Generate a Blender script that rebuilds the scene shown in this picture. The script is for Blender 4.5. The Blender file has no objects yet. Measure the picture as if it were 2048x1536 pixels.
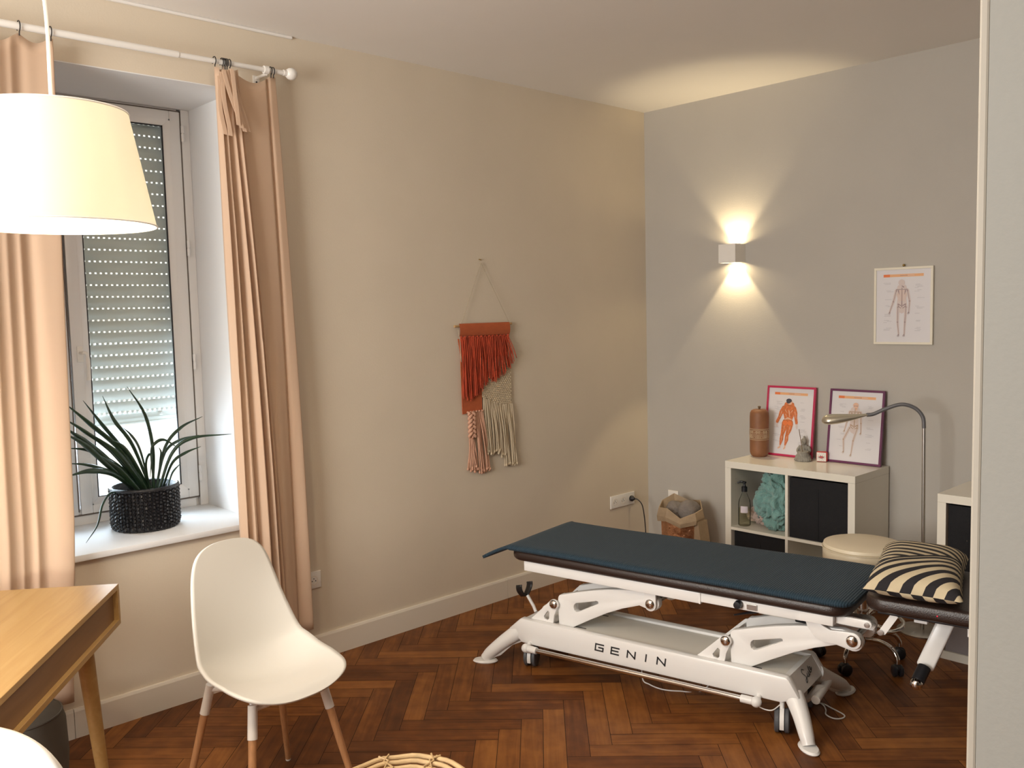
import bpy, bmesh, math, random
from math import sin, cos, pi, radians
from mathutils import Vector, Matrix, noise
random.seed(7)
S = bpy.context.scene
COL = S.collection

# ------------------------------------------------------------------ camera
CP = Vector((3.6988, -4.72, 1.642)); YAW, PITCH, ROLL, FPX = -0.815, -0.0818, -0.0238, 1789.67
fw = Vector((sin(YAW)*cos(PITCH), cos(YAW)*cos(PITCH), sin(PITCH)))
rt = Vector((cos(YAW), -sin(YAW), 0)); up = rt.cross(fw)
rt2 = rt*cos(ROLL) + up*sin(ROLL); up2 = -rt*sin(ROLL) + up*cos(ROLL)
cam = bpy.data.objects.new('camera', bpy.data.cameras.new('camera')); COL.objects.link(cam)
M = Matrix((rt2, up2, -fw)).transposed().to_4x4(); M.translation = CP
cam.matrix_world = M
cam.data.sensor_fit = 'HORIZONTAL'; cam.data.sensor_width = 36.0; cam.data.lens = 36.0*FPX/2048
cam.data.clip_start = 0.02
S.camera = cam

# ------------------------------------------------------------------ world, view, lights
S.view_settings.view_transform = 'Standard'; S.view_settings.look = 'None'
S.view_settings.gamma = 1; S.view_settings.use_curve_mapping = False
S.view_settings.exposure = 0.10
W = bpy.data.worlds.new('world'); S.world = W; W.use_nodes = True
bg = W.node_tree.nodes['Background']; bg.inputs['Color'].default_value = (0.78, 0.88, 1.0, 1); bg.inputs['Strength'].default_value = 2.0

def light(name, kind, loc, energy, color, target=None, **k):
    d = bpy.data.lights.new(name, kind); d.energy = energy; d.color = color
    for a, b in k.items(): setattr(d, a, b)
    o = bpy.data.objects.new(name, d); COL.objects.link(o); o.location = loc
    if target is not None:
        o.rotation_euler = (Vector(target)-Vector(loc)).to_track_quat('-Z', 'Y').to_euler()
    return o
WARM = (1.0, 0.84, 0.62)
# daylight coming in at the front window
light('window_daylight', 'AREA', (-0.75, -3.42, 1.25), 40, (0.74, 0.86, 1.0), (1, -3.42, 0.6), shape='RECTANGLE', size=1.1, size_y=0.7)
# daylight of the second window, on the side of the room behind the camera
light('rear_window_daylight', 'AREA', (1.7, -6.35, 1.7), 130, (0.98, 0.94, 0.88), (1.7, 0, 2.6), shape='RECTANGLE', size=1.6, size_y=1.6)
# added fill light without a lamp, above the top edge of the picture
light('room_fill_light', 'POINT', (2.55, -3.62, 2.40), 23, (1.0, 0.86, 0.70), shadow_soft_size=0.22)

# ------------------------------------------------------------------ materials
def nd(nt, t, **k):
    n = nt.nodes.new(t)
    for a, b in k.items(): setattr(n, a, b)
    return n
def mat(name, col, rough=0.5, metal=0.0, var=0.0, vscale=8, bump=0.0, bscale=60, spec=0.5, coat=0.0, sheen=0.0, stretch=(1, 1, 1)):
    m = bpy.data.materials.new(name); m.use_nodes = True; nt = m.node_tree; b = nt.nodes['Principled BSDF']
    b.inputs['Roughness'].default_value = rough; b.inputs['Metallic'].default_value = metal
    b.inputs['Specular IOR Level'].default_value = spec; b.inputs['Coat Weight'].default_value = coat
    b.inputs['Sheen Weight'].default_value = sheen
    tc = nd(nt, 'ShaderNodeTexCoord'); mp = nd(nt, 'ShaderNodeMapping'); mp.inputs['Scale'].default_value = stretch
    nt.links.new(tc.outputs['Object'], mp.inputs['Vector'])
    c = (*col, 1)
    if var > 0:
        n = nd(nt, 'ShaderNodeTexNoise'); n.inputs['Scale'].default_value = vscale; n.inputs['Detail'].default_value = 4
        r = nd(nt, 'ShaderNodeValToRGB')
        r.color_ramp.elements[0].position = 0.3; r.color_ramp.elements[1].position = 0.7
        r.color_ramp.elements[0].color = tuple(x*(1-var) for x in col)+(1,)
        r.color_ramp.elements[1].color = tuple(min(1, x*(1+var)) for x in col)+(1,)
        nt.links.new(mp.outputs[0], n.inputs['Vector']); nt.links.new(n.outputs['Fac'], r.inputs['Fac'])
        nt.links.new(r.outputs['Color'], b.inputs['Base Color'])
    else:
        b.inputs['Base Color'].default_value = c
    if bump > 0:
        n2 = nd(nt, 'ShaderNodeTexNoise'); n2.inputs['Scale'].default_value = bscale; n2.inputs['Detail'].default_value = 3
        bp = nd(nt, 'ShaderNodeBump'); bp.inputs['Strength'].default_value = bump; bp.inputs['Distance'].default_value = 0.01
        nt.links.new(mp.outputs[0], n2.inputs['Vector']); nt.links.new(n2.outputs['Fac'], bp.inputs['Height'])
        nt.links.new(bp.outputs['Normal'], b.inputs['Normal'])
    return m

M_wall = mat('cream_wall_paint', (0.69, 0.60, 0.475), 0.75, var=0.02, vscale=3, bump=0.05, bscale=120)
M_grey = mat('grey_wall_paint', (0.475, 0.445, 0.40), 0.75, var=0.02, vscale=3, bump=0.05, bscale=120)
M_part = mat('greige_wall_paint', (0.25, 0.245, 0.222), 0.7, bump=0.04, bscale=120)
M_edge = mat('beige_edge_lit', (0.34, 0.31, 0.26), 0.6)  # lighter tone stands for room light falling on the partition edge
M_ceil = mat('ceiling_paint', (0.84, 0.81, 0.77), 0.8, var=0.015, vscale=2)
M_reveal = mat('white_reveal_paint', (0.78, 0.78, 0.78), 0.6)
M_base = mat('baseboard_paint', (0.78, 0.71, 0.60), 0.45)
M_pvc = mat('white_window_pvc', (0.80, 0.79, 0.78), 0.3)
M_gapshade = mat('brown_grey_gap_shade', (0.16, 0.13, 0.11), 0.7)
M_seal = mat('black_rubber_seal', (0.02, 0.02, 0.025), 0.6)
M_slat = mat('shutter_aluminium', (0.80, 0.80, 0.76), 0.45)
M_white = mat('white_plastic', (0.83, 0.80, 0.75), 0.35)
M_shell = mat('chair_shell_plastic', (0.72, 0.69, 0.63), 0.42, bump=0.02, bscale=400)
M_powder = mat('white_powder_coat', (0.86, 0.85, 0.83), 0.28)
M_cover = mat('grey_base_cover', (0.80, 0.77, 0.70), 0.35)
M_chrome = mat('chrome', (0.80, 0.78, 0.76), 0.08, metal=1.0)
M_steel = mat('brushed_steel', (0.55, 0.54, 0.52), 0.3, metal=1.0)
M_alu = mat('satin_aluminium', (0.70, 0.66, 0.55), 0.3, metal=0.9)
M_neck = mat('grey_gooseneck', (0.16, 0.16, 0.17), 0.4, metal=0.3)
M_black = mat('black_plastic', (0.015, 0.015, 0.018), 0.35)
M_hook = mat('black_metal', (0.02, 0.018, 0.018), 0.4)
M_ink = mat('black_lettering', (0.02, 0.02, 0.022), 0.5)
M_vinyl = mat('dark_brown_vinyl', (0.030, 0.017, 0.013), 0.35, bump=0.15, bscale=220)
M_tyre = mat('grey_rubber', (0.09, 0.095, 0.105), 0.5)
M_lac = mat('white_lacquer', (0.82, 0.78, 0.68), 0.22)
M_bin = mat('black_bin_fabric', (0.008, 0.008, 0.010), 0.85, bump=0.4, bscale=300)
M_greybin = mat('grey_bin_fabric', (0.30, 0.27, 0.27), 0.9, bump=0.3, bscale=300)
M_teal = mat('teal_towel', (0.19, 0.36, 0.33), 0.95, var=0.12, vscale=10, bump=0.7, bscale=140, sheen=0.3)
M_pink = mat('beige_pink_towel', (0.50, 0.38, 0.33), 0.95, var=0.08, bump=0.6, bscale=160, sheen=0.3)
M_cream = mat('cream_leatherette', (0.78, 0.68, 0.50), 0.4, bump=0.08, bscale=200)
M_kraft = mat('kraft_paper', (0.42, 0.31, 0.20), 0.7, var=0.1, vscale=14, bump=0.5, bscale=25)
M_copper = mat('copper_foil_paper', (0.62, 0.33, 0.19), 0.3, metal=0.85, var=0.3, vscale=14, bump=1.0, bscale=34)
M_cloth = mat('taupe_cloth', (0.23, 0.20, 0.18), 0.95, var=0.15, bump=0.5, bscale=90)
M_terra = mat('terracotta_woven_cotton', (0.50, 0.115, 0.038), 0.9, var=0.06, vscale=20, bump=0.4, bscale=350, stretch=(1, 1, 3))
M_red = mat('rust_red_yarn', (0.47, 0.065, 0.025), 0.9, var=0.35, vscale=55, bump=0.3, bscale=300, stretch=(1, 1, .25))
M_ecru = mat('ecru_cotton_cord', (0.60, 0.49, 0.34), 0.9, bump=0.4, bscale=300)
M_rose = mat('dusty_pink_cord', (0.66, 0.37, 0.25), 0.9, bump=0.4, bscale=300)
M_dowel = mat('pale_wood_dowel', (0.50, 0.30, 0.13), 0.6)
M_string = mat('beige_string', (0.42, 0.34, 0.23), 0.9)
M_brass = mat('brass', (0.45, 0.32, 0.12), 0.3, metal=1)
M_paper = mat('poster_paper', (0.72, 0.70, 0.72), 0.35)
M_wframe = mat('cream_white_frame', (0.80, 0.75, 0.62), 0.4)
M_pframe = mat('raspberry_pink_frame', (0.50, 0.025, 0.09), 0.35)
M_vframe = mat('dark_purple_frame', (0.13, 0.025, 0.085), 0.35)
M_or1 = mat('print_orange', (0.80, 0.20, 0.05), 0.5)
M_or2 = mat('print_peach', (0.80, 0.42, 0.20), 0.5)
M_mus = mat('print_muscle', (0.62, 0.17, 0.05), 0.5, var=0.25, vscale=90)
M_mus2 = mat('print_tendon', (0.74, 0.46, 0.32), 0.5)
M_bone = mat('print_bone', (0.46, 0.32, 0.22), 0.5)
M_bone2 = mat('print_bone_grey', (0.36, 0.27, 0.27), 0.5)
M_halo = mat('print_halo', (0.66, 0.56, 0.53), 0.5)
M_hair = mat('print_hair', (0.05, 0.05, 0.07), 0.5)
M_cap = mat('print_caption_grey', (0.36, 0.34, 0.37), 0.5)
M_vase = mat('brown_terracotta', (0.25, 0.105, 0.045), 0.55, var=0.08, vscale=30)
M_carve = mat('carved_cream_line', (0.52, 0.38, 0.24), 0.7)
M_stone = mat('grey_stone', (0.30, 0.28, 0.24), 0.85, var=0.2, vscale=40, bump=0.6, bscale=120)
M_ember = mat('incense_brown', (0.16, 0.10, 0.05), 0.8)
M_clockf = mat('clock_face', (0.78, 0.72, 0.66), 0.4)
M_redp = mat('red_plastic', (0.55, 0.03, 0.03), 0.35)
M_leaf = mat('dark_green_leaf', (0.018, 0.045, 0.022), 0.35, var=0.35, vscale=25)
M_soil = mat('potting_soil', (0.03, 0.02, 0.015), 0.95, bump=0.6)
M_weave = mat('black_woven_seagrass', (0.009, 0.009, 0.012), 0.33, bump=0.3, bscale=150)
M_felt = mat('dark_grey_felt', (0.12, 0.11, 0.09), 0.95, var=0.1)
M_rattan = mat('rattan', (0.60, 0.42, 0.22), 0.5, var=0.12, vscale=30, bump=0.2)
M_rattan2 = mat('rattan_binding', (0.50, 0.34, 0.17), 0.5)
M_beech = mat('beech_wood', (0.50, 0.25, 0.11), 0.5, var=0.12, vscale=18, stretch=(8, 8, .6))
M_facade = mat('sunlit_facade', (0.86, 0.70, 0.55), 0.9, var=0.06, vscale=2)
M_rail = mat('painted_railing', (0.80, 0.80, 0.82), 0.5)
M_soap = mat('label_paper', (0.70, 0.62, 0.66), 0.5)

def wood(name, c0, c1, c2, scale=(1.2, 14, 14), rough=0.4):
    m = bpy.data.materials.new(name); m.use_nodes = True; nt = m.node_tree; b = nt.nodes['Principled BSDF']
    b.inputs['Roughness'].default_value = rough
    tc = nd(nt, 'ShaderNodeTexCoord'); mp = nd(nt, 'ShaderNodeMapping'); mp.inputs['Scale'].default_value = scale
    n = nd(nt, 'ShaderNodeTexNoise'); n.inputs['Scale'].default_value = 2.2; n.inputs['Detail'].default_value = 6; n.inputs['Distortion'].default_value = 0.8
    r = nd(nt, 'ShaderNodeValToRGB'); e = r.color_ramp.elements
    e[0].position = .25; e[0].color = (*c0, 1); e[1].position = .75; e[1].color = (*c2, 1)
    x = e.new(.5); x.color = (*c1, 1)
    nt.links.new(tc.outputs['Object'], mp.inputs['Vector']); nt.links.new(mp.outputs[0], n.inputs['Vector'])
    nt.links.new(n.outputs['Fac'], r.inputs['Fac']); nt.links.new(r.outputs['Color'], b.inputs['Base Color'])
    return m
M_oak = wood('oak_veneer', (0.37, 0.215, 0.075), (0.42, 0.255, 0.092), (0.47, 0.30, 0.12), rough=0.33)
M_oakshade = wood('oak_recess_shade', (0.20, 0.100, 0.038), (0.235, 0.120, 0.047), (0.27, 0.142, 0.058), rough=0.45)  # darker oak: the desk panel's shade is put into the colour

def parquet():
    m = bpy.data.materials.new('parquet_wood'); m.use_nodes = True; nt = m.node_tree; b = nt.nodes['Principled BSDF']
    at = nd(nt, 'ShaderNodeAttribute'); at.attribute_name = 'plank'
    uv = nd(nt, 'ShaderNodeUVMap'); uv.uv_map = 'UVMap'
    mp = nd(nt, 'ShaderNodeMapping'); mp.inputs['Scale'].default_value = (2.0, 26, 1)
    n = nd(nt, 'ShaderNodeTexNoise'); n.inputs['Scale'].default_value = 1.6; n.inputs['Detail'].default_value = 7; n.inputs['Distortion'].default_value = 0.7
    nt.links.new(uv.outputs[0], mp.inputs['Vector']); nt.links.new(mp.outputs[0], n.inputs['Vector'])
    r = nd(nt, 'ShaderNodeValToRGB'); e = r.color_ramp.elements
    e[0].position = 0.0; e[0].color = (0.055, 0.018, 0.006, 1); e[1].position = 1.0; e[1].color = (0.33, 0.125, 0.028, 1)
    x = e.new(.45); x.color = (0.150, 0.048, 0.011, 1)
    ml = nd(nt, 'ShaderNodeMath', operation='MULTIPLY_ADD'); ml.inputs[1].default_value = 0.62; 
    ma = nd(nt, 'ShaderNodeMath', operation='MULTIPLY_ADD'); ma.inputs[1].default_value = 0.75; ma.inputs[2].default_value = -0.15
    nt.links.new(n.outputs['Fac'], ma.inputs[0])
    nt.links.new(at.outputs['Fac'], ml.inputs[0]); nt.links.new(ma.outputs[0], ml.inputs[2])
    tc0 = nd(nt, 'ShaderNodeTexCoord'); n3 = nd(nt, 'ShaderNodeTexNoise'); n3.inputs['Scale'].default_value = 11; n3.inputs['Detail'].default_value = 5; nt.links.new(tc0.outputs['Object'], n3.inputs['Vector'])
    m3 = nd(nt, 'ShaderNodeMath', operation='MULTIPLY_ADD'); m3.inputs[1].default_value = 0.7; nt.links.new(n3.outputs['Fac'], m3.inputs[0])
    sb3 = nd(nt, 'ShaderNodeMath', operation='SUBTRACT'); sb3.inputs[1].default_value = 0.35; nt.links.new(ml.outputs[0], sb3.inputs[0]); nt.links.new(sb3.outputs[0], m3.inputs[2])
    nt.links.new(m3.outputs[0], r.inputs['Fac']); nt.links.new(r.outputs['Color'], b.inputs['Base Color'])
    # worn patches change the gloss
    n2 = nd(nt, 'ShaderNodeTexNoise'); n2.inputs['Scale'].default_value = 3.0; n2.inputs['Detail'].default_value = 5
    tc = nd(nt, 'ShaderNodeTexCoord'); nt.links.new(tc.outputs['Object'], n2.inputs['Vector'])
    mr = nd(nt, 'ShaderNodeMapRange'); mr.inputs['To Min'].default_value = 0.36; mr.inputs['To Max'].default_value = 0.60
    nt.links.new(n2.outputs['Fac'], mr.inputs['Value']); nt.links.new(mr.outputs[0], b.inputs['Roughness'])
    bp = nd(nt, 'ShaderNodeBump'); bp.inputs['Strength'].default_value = 0.12; bp.inputs['Distance'].default_value = 0.004
    nt.links.new(n.outputs['Fac'], bp.inputs['Height']); nt.links.new(bp.outputs['Normal'], b.inputs['Normal'])
    b.inputs['Specular IOR Level'].default_value = 0.24
    return m
M_parq = parquet()
M_gap = mat('parquet_joint', (0.018, 0.008, 0.005), 0.9)

def matmat():
    m = mat('blue_foam_mat', (0.020, 0.043, 0.064), 0.8, spec=0.3, sheen=0.05); nt = m.node_tree; b = nt.nodes['Principled BSDF']
    tc = nd(nt, 'ShaderNodeTexCoord'); bp = nd(nt, 'ShaderNodeBump'); bp.inputs['Strength'].default_value = 0.8; bp.inputs['Distance'].default_value = 0.002
    w = nd(nt, 'ShaderNodeTexWave', bands_direction='X'); w.inputs['Scale'].default_value = 35; w.inputs['Distortion'].default_value = 0.3
    nt.links.new(tc.outputs['Object'], w.inputs['Vector']); nt.links.new(w.outputs['Fac'], bp.inputs['Height']); nt.links.new(bp.outputs['Normal'], b.inputs['Normal'])
    return m
M_mat = matmat()

def curtainmat():
    m = bpy.data.materials.new('peach_cotton_voile'); m.use_nodes = True; nt = m.node_tree; b = nt.nodes['Principled BSDF']
    b.inputs['Base Color'].default_value = (0.76, 0.57, 0.42, 1); b.inputs['Roughness'].default_value = 0.9; b.inputs['Sheen Weight'].default_value = 0.15
    t = nd(nt, 'ShaderNodeBsdfTranslucent'); t.inputs['Color'].default_value = (0.88, 0.72, 0.55, 1)
    mx = nd(nt, 'ShaderNodeMixShader'); mx.inputs[0].default_value = 0.38
    out = nt.nodes['Material Output']
    nt.links.new(b.outputs[0], mx.inputs[1]); nt.links.new(t.outputs[0], mx.inputs[2]); nt.links.new(mx.outputs[0], out.inputs['Surface'])
    return m
M_curt = curtainmat()
def shademat():
    m = bpy.data.materials.new('white_shade_fabric'); m.use_nodes = True; nt = m.node_tree; b = nt.nodes['Principled BSDF']
    b.inputs['Base Color'].default_value = (0.86, 0.83, 0.74, 1); b.inputs['Roughness'].default_value = 0.9
    t = nd(nt, 'ShaderNodeBsdfTranslucent'); t.inputs['Color'].default_value = (0.92, 0.90, 0.78, 1)
    mx = nd(nt, 'ShaderNodeMixShader'); mx.inputs[0].default_value = 0.36
    out = nt.nodes['Material Output']
    nt.links.new(b.outputs[0], mx.inputs[1]); nt.links.new(t.outputs[0], mx.inputs[2]); nt.links.new(mx.outputs[0], out.inputs['Surface'])
    return m
M_shade = shademat()
def glassmat(name, tint=(1, 1, 1), gl=0.06):
    m = bpy.data.materials.new(name); m.use_nodes = True; nt = m.node_tree
    nt.nodes.remove(nt.nodes['Principled BSDF']); out = nt.nodes['Material Output']
    t = nd(nt, 'ShaderNodeBsdfTransparent'); t.inputs['Color'].default_value = (*tint, 1)
    g = nd(nt, 'ShaderNodeBsdfGlossy'); g.inputs['Roughness'].default_value = 0.03
    lw = nd(nt, 'ShaderNodeLayerWeight'); lw.inputs['Blend'].default_value = gl*3
    mx = nd(nt, 'ShaderNodeMixShader')
    nt.links.new(lw.outputs['Fresnel'], mx.inputs[0])
    nt.links.new(t.outputs[0], mx.inputs[1]); nt.links.new(g.outputs[0], mx.inputs[2]); nt.links.new(mx.outputs[0], out.inputs['Surface'])
    return m
M_glass = glassmat('window_glass', (0.95, 0.98, 0.98))
M_clear = glassmat('clear_bottle_plastic', (0.985, 0.99, 0.98), 0.03)
M_liquid = glassmat('pale_soap_liquid', (0.96, 0.95, 0.88), 0.01)
def emis(name, col, st):
    m = bpy.data.materials.new(name); m.use_nodes = True; nt = m.node_tree; b = nt.nodes['Principled BSDF']
    b.inputs['Emission Color'].default_value = (*col, 1); b.inputs['Emission Strength'].default_value = st; b.inputs['Base Color'].default_value = (*col, 1)
    return m
M_bulb = emis('lit_bulb', (1, 0.85, 0.6), 12)
M_led = emis('red_standby_led', (1, 0.02, 0.05), 2.0)

def pillowmat():
    m = mat('striped_cushion_cotton', (0.5, 0.5, 0.5), 0.85, bump=0.2, bscale=300); nt = m.node_tree; b = nt.nodes['Principled BSDF']
    tc = nd(nt, 'ShaderNodeTexCoord'); sp = nd(nt, 'ShaderNodeSeparateXYZ'); nt.links.new(tc.outputs['Object'], sp.inputs[0])
    def mth(op, a, bb=None, c=None):
        n = nd(nt, 'ShaderNodeMath', operation=op)
        for i, v in enumerate((a, bb, c)):
            if v is None: continue
            if hasattr(v, 'links'): nt.links.new(v, n.inputs[i])
            else: n.inputs[i].default_value = v
        return n.outputs[0]
    X, Y, Z = sp.outputs[0], sp.outputs[1], sp.outputs[2]
    # near field: diagonal curved stripes
    a = mth('MULTIPLY', X, 1.0); a = mth('MULTIPLY_ADD', Y, -0.75, a)
    q = mth('POWER', mth('ADD', Y, 0.35), 2.0); a = mth('MULTIPLY_ADD', q, -1.2, a)
    s1 = mth('SINE', mth('MULTIPLY', a, 88.0))
    # far field: long stripes that bow and converge
    xb = mth('ADD', X, 0.10); g = mth('MULTIPLY_ADD', mth('MULTIPLY', xb, xb), 1.9, Y); g = mth('MULTIPLY_ADD', mth('MULTIPLY', X, Y), -0.9, g)
    s2 = mth('SINE', mth('MULTIPLY', g, 112.0))
    # divider
    dv = mth('MULTIPLY_ADD', X, -0.7, Y)
    sel = mth('GREATER_THAN', dv, -0.05)
    mixv = nd(nt, 'ShaderNodeMix'); mixv.data_type = 'FLOAT'
    nt.links.new(sel, mixv.inputs[0]); nt.links.new(s1, mixv.inputs[2]); nt.links.new(s2, mixv.inputs[3])
    band = mth('ABSOLUTE', mth('ADD', dv, 0.055)); inb = mth('LESS_THAN', band, 0.012)
    v = mth('GREATER_THAN', mixv.outputs[0], -0.05)
    # underside is the negative of the top side
    und = mth('LESS_THAN', Z, 0.0)
    v = mth('ABSOLUTE', mth('SUBTRACT', v, und))
    v = mth('MULTIPLY', v, mth('SUBTRACT', 1.0, inb))
    mc = nd(nt, 'ShaderNodeMix'); mc.data_type = 'RGBA'
    mc.inputs[6].default_value = (0.018, 0.016, 0.019, 1); mc.inputs[7].default_value = (0.66, 0.56, 0.38, 1)
    nt.links.new(v, mc.inputs[0]); nt.links.new(mc.outputs[2], b.inputs['Base Color'])
    return m
M_pil = pillowmat()

# ------------------------------------------------------------------ mesh helpers
class MB:
    def __init__(s): s.bm = bmesh.new(); s.mi = 0
    def _tag(s, before):
        for f in s.bm.faces:
            if f.index == -1 or f not in before: pass
    def faces(s, vs, fs, mi=None):
        V = [s.bm.verts.new(v) for v in vs]
        for f in fs:
            try:
                F = s.bm.faces.new([V[i] for i in f]); F.material_index = s.mi if mi is None else mi
            except ValueError: pass
        return V
    def box(s, lo, hi, bev=0.0, mtx=None, seg=2):
        b = bmesh.new(); bmesh.ops.create_cube(b, size=1)
        lo = Vector(lo); hi = Vector(hi)
        for v in b.verts: v.co = Vector([lo[i]+(v.co[i]+.5)*(hi[i]-lo[i]) for i in range(3)])
        if bev > 0: bmesh.ops.bevel(b, geom=b.edges[:]+b.verts[:], offset=bev, segments=seg, affect='EDGES', profile=.5)
        s.add(b, mtx); return s
    def add(s, b, mtx=None):
        b.verts.index_update()
        if mtx is not None: b.transform(mtx)
        V = [s.bm.verts.new(v.co) for v in b.verts]
        for f in b.faces:
            try:
                F = s.bm.faces.new([V[v.index] for v in f.verts]); F.material_index = s.mi
            except ValueError: pass
        b.free()
    def tube(s, pts, r, seg=10, closed=False, cap=True):
        pts = [Vector(p) for p in pts]; n = len(pts)
        rs = r if isinstance(r, (list, tuple)) else [r]*n
        T = []
        for i in range(n):
            if closed: t = pts[(i+1) % n]-pts[i-1]
            else: t = pts[min(i+1, n-1)]-pts[max(i-1, 0)]
            T.append(t.normalized())
        ref = Vector((0, 0, 1)) if abs(T[0].z) < .9 else Vector((1, 0, 0))
        nrm = T[0].cross(ref).normalized(); rings = []
        for i in range(n):
            nrm = (nrm - T[i]*nrm.dot(T[i])).normalized(); bn = T[i].cross(nrm)
            rings.append([s.bm.verts.new(pts[i]+(nrm*cos(2*pi*k/seg)+bn*sin(2*pi*k/seg))*rs[i]) for k in range(seg)])
        m = n if closed else n-1
        for i in range(m):
            a, b = rings[i], rings[(i+1) % n]
            for k in range(seg):
                F = s.bm.faces.new([a[k], a[(k+1) % seg], b[(k+1) % seg], b[k]]); F.material_index = s.mi
        if cap and not closed:
            for R_, rev in ((rings[0], 1), (rings[-1], 0)):
                F = s.bm.faces.new(list(reversed(R_)) if rev else R_); F.material_index = s.mi
        return s
    def lathe(s, prof, seg=32, c=(0, 0, 0), axis=None, mtx=None):
        c = Vector(c); rings = []
        mt = mtx or Matrix.Identity(4)
        if axis is not None: mt = Vector((0, 0, 1)).rotation_difference(Vector(axis)).to_matrix().to_4x4()
        for r, z in prof:
            if r < 1e-6: rings.append([s.bm.verts.new(c+mt @ Vector((0, 0, z)))])
            else: rings.append([s.bm.verts.new(c+mt @ Vector((r*cos(2*pi*k/seg), r*sin(2*pi*k/seg), z))) for k in range(seg)])
        for a, b in zip(rings, rings[1:]):
            for k in range(seg):
                k2 = (k+1) % seg
                q = [a[k % len(a)], a[k2 % len(a)], b[k2 % len(b)], b[k % len(b)]]
                u = []
                for v in q:
                    if v not in u: u.append(v)
                if len(u) > 2:
                    try: F = s.bm.faces.new(u); F.material_index = s.mi
                    except ValueError: pass
        return s
    def sph(s, c, r, scale=(1, 1, 1), seg=16, mtx=None):
        b = bmesh.new(); bmesh.ops.create_uvsphere(b, u_segments=seg, v_segments=max(6, seg//2), radius=r)
        for v in b.verts: v.co = Vector((v.co.x*scale[0], v.co.y*scale[1], v.co.z*scale[2]))
        if mtx is not None: b.transform(mtx)
        for v in b.verts: v.co += Vector(c)
        s.add(b); return s
    def prism(s, poly, d0, d1, fn, bev=0.0, holes=()):
        # poly in 2D, fn(a, b, d) -> 3D ; optional hole polygons
        b = bmesh.new()
        loops = [poly]+list(holes); es = []
        for L in loops:
            vs = [b.verts.new((p[0], p[1], 0)) for p in L]
            es += [b.edges.new((vs[i], vs[(i+1) % len(vs)])) for i in range(len(vs))]
        bmesh.ops.triangle_fill(b, edges=es, use_beauty=True, use_dissolve=True)
        r = bmesh.ops.extrude_face_region(b, geom=b.faces[:])
        for v in [g for g in r['geom'] if isinstance(g, bmesh.types.BMVert)]: v.co.z = 1
        bmesh.ops.recalc_face_normals(b, faces=b.faces[:])
        if bev > 0:
            sc = (d1-d0)
            for v in b.verts: v.co.z *= sc
            ed = [e for e in b.edges if len(e.link_faces) == 2 and e.calc_face_angle(0) > .6 and abs(e.verts[0].co.z-e.verts[1].co.z) < 1e-7]
            bmesh.ops.bevel(b, geom=ed, offset=bev, segments=2, affect='EDGES', profile=.5)
            for v in b.verts: v.co.z /= sc
        for v in b.verts: v.co = Vector(fn(v.co.x, v.co.y, d0+(d1-d0)*v.co.z))
        bmesh.ops.recalc_face_normals(b, faces=b.faces[:])
        s.add(b); return s
    def grid(s, fn, nu, nv, closeu=False, mi=None):
        V = [[s.bm.verts.new(fn(i/(nu if closeu else nu-1), j/(nv-1))) for i in range(nu)] for j in range(nv)]
        for j in range(nv-1):
            for i in range(nu if closeu else nu-1):
                i2 = (i+1) % nu
                F = s.bm.faces.new([V[j][i], V[j][i2], V[j+1][i2], V[j+1][i]]); F.material_index = s.mi
        return V
    def build(s, name, mats, parent=None, world=False, smooth=35, fixn=True):
        if fixn: bmesh.ops.recalc_face_normals(s.bm, faces=s.bm.faces[:])
        me = bpy.data.meshes.new(name); s.bm.to_mesh(me); s.bm.free()
        for m in (mats if isinstance(mats, (list, tuple)) else [mats]): me.materials.append(m)
        if smooth:
            me.shade_smooth(); me.set_sharp_from_angle(angle=radians(smooth))
        o = bpy.data.objects.new(name, me); COL.objects.link(o)
        if parent is not None:
            o.parent = parent
            if world:
                mw = full(parent).inverted(); me.transform(mw)
        elif world is not False and isinstance(world, (tuple, Vector)):
            me.transform(Matrix.Translation(-Vector(world))); o.location = world
        return o
def full(o):
    m = Matrix.LocRotScale(o.location, o.rotation_euler, None)
    return full(o.parent) @ m if o.parent else m
def thing(name, label, cat, loc=(0, 0, 0), rz=0, group=None):
    o = bpy.data.objects.new(name, None); COL.objects.link(o); o.empty_display_size = .05
    o.location = loc; o.rotation_euler = (0, 0, rz); o['label'] = label; o['category'] = cat
    if group: o['group'] = group
    return o
def tag(o, label, cat, group=None, kind=None):
    o['label'] = label; o['category'] = cat
    if group: o['group'] = group
    if kind: o['kind'] = kind
    return o
def struct(o, label=None):
    o['kind'] = 'structure'
    if label: o['label'] = label
    return o
def tree_copy(src, loc, rz):
    r = src.copy(); COL.objects.link(r); r.location = loc; r.rotation_euler = (0, 0, rz)
    for ch in list(src.children):
        c = ch.copy(); COL.objects.link(c); c.parent = r
        for g in list(ch.children):
            d = g.copy(); COL.objects.link(d); d.parent = c
    return r
def catmull(P, n=8, closed=False):
    P = [Vector(p) for p in P]; out = []; N = len(P)
    for i in range(N if closed else N-1):
        p1, p2 = P[i], P[(i+1) % N]
        p0 = P[i-1] if (closed or i > 0) else p1*2-p2
        p3 = P[(i+2) % N] if (closed or i+2 < N) else p2*2-p1
        for k in range(n):
            t = k/n
            out.append(.5*((2*p1)+(-p0+p2)*t+(2*p0-5*p1+4*p2-p3)*t*t+(-p0+3*p1-3*p2+p3)*t**3))
    if not closed: out.append(P[-1])
    return out

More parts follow.
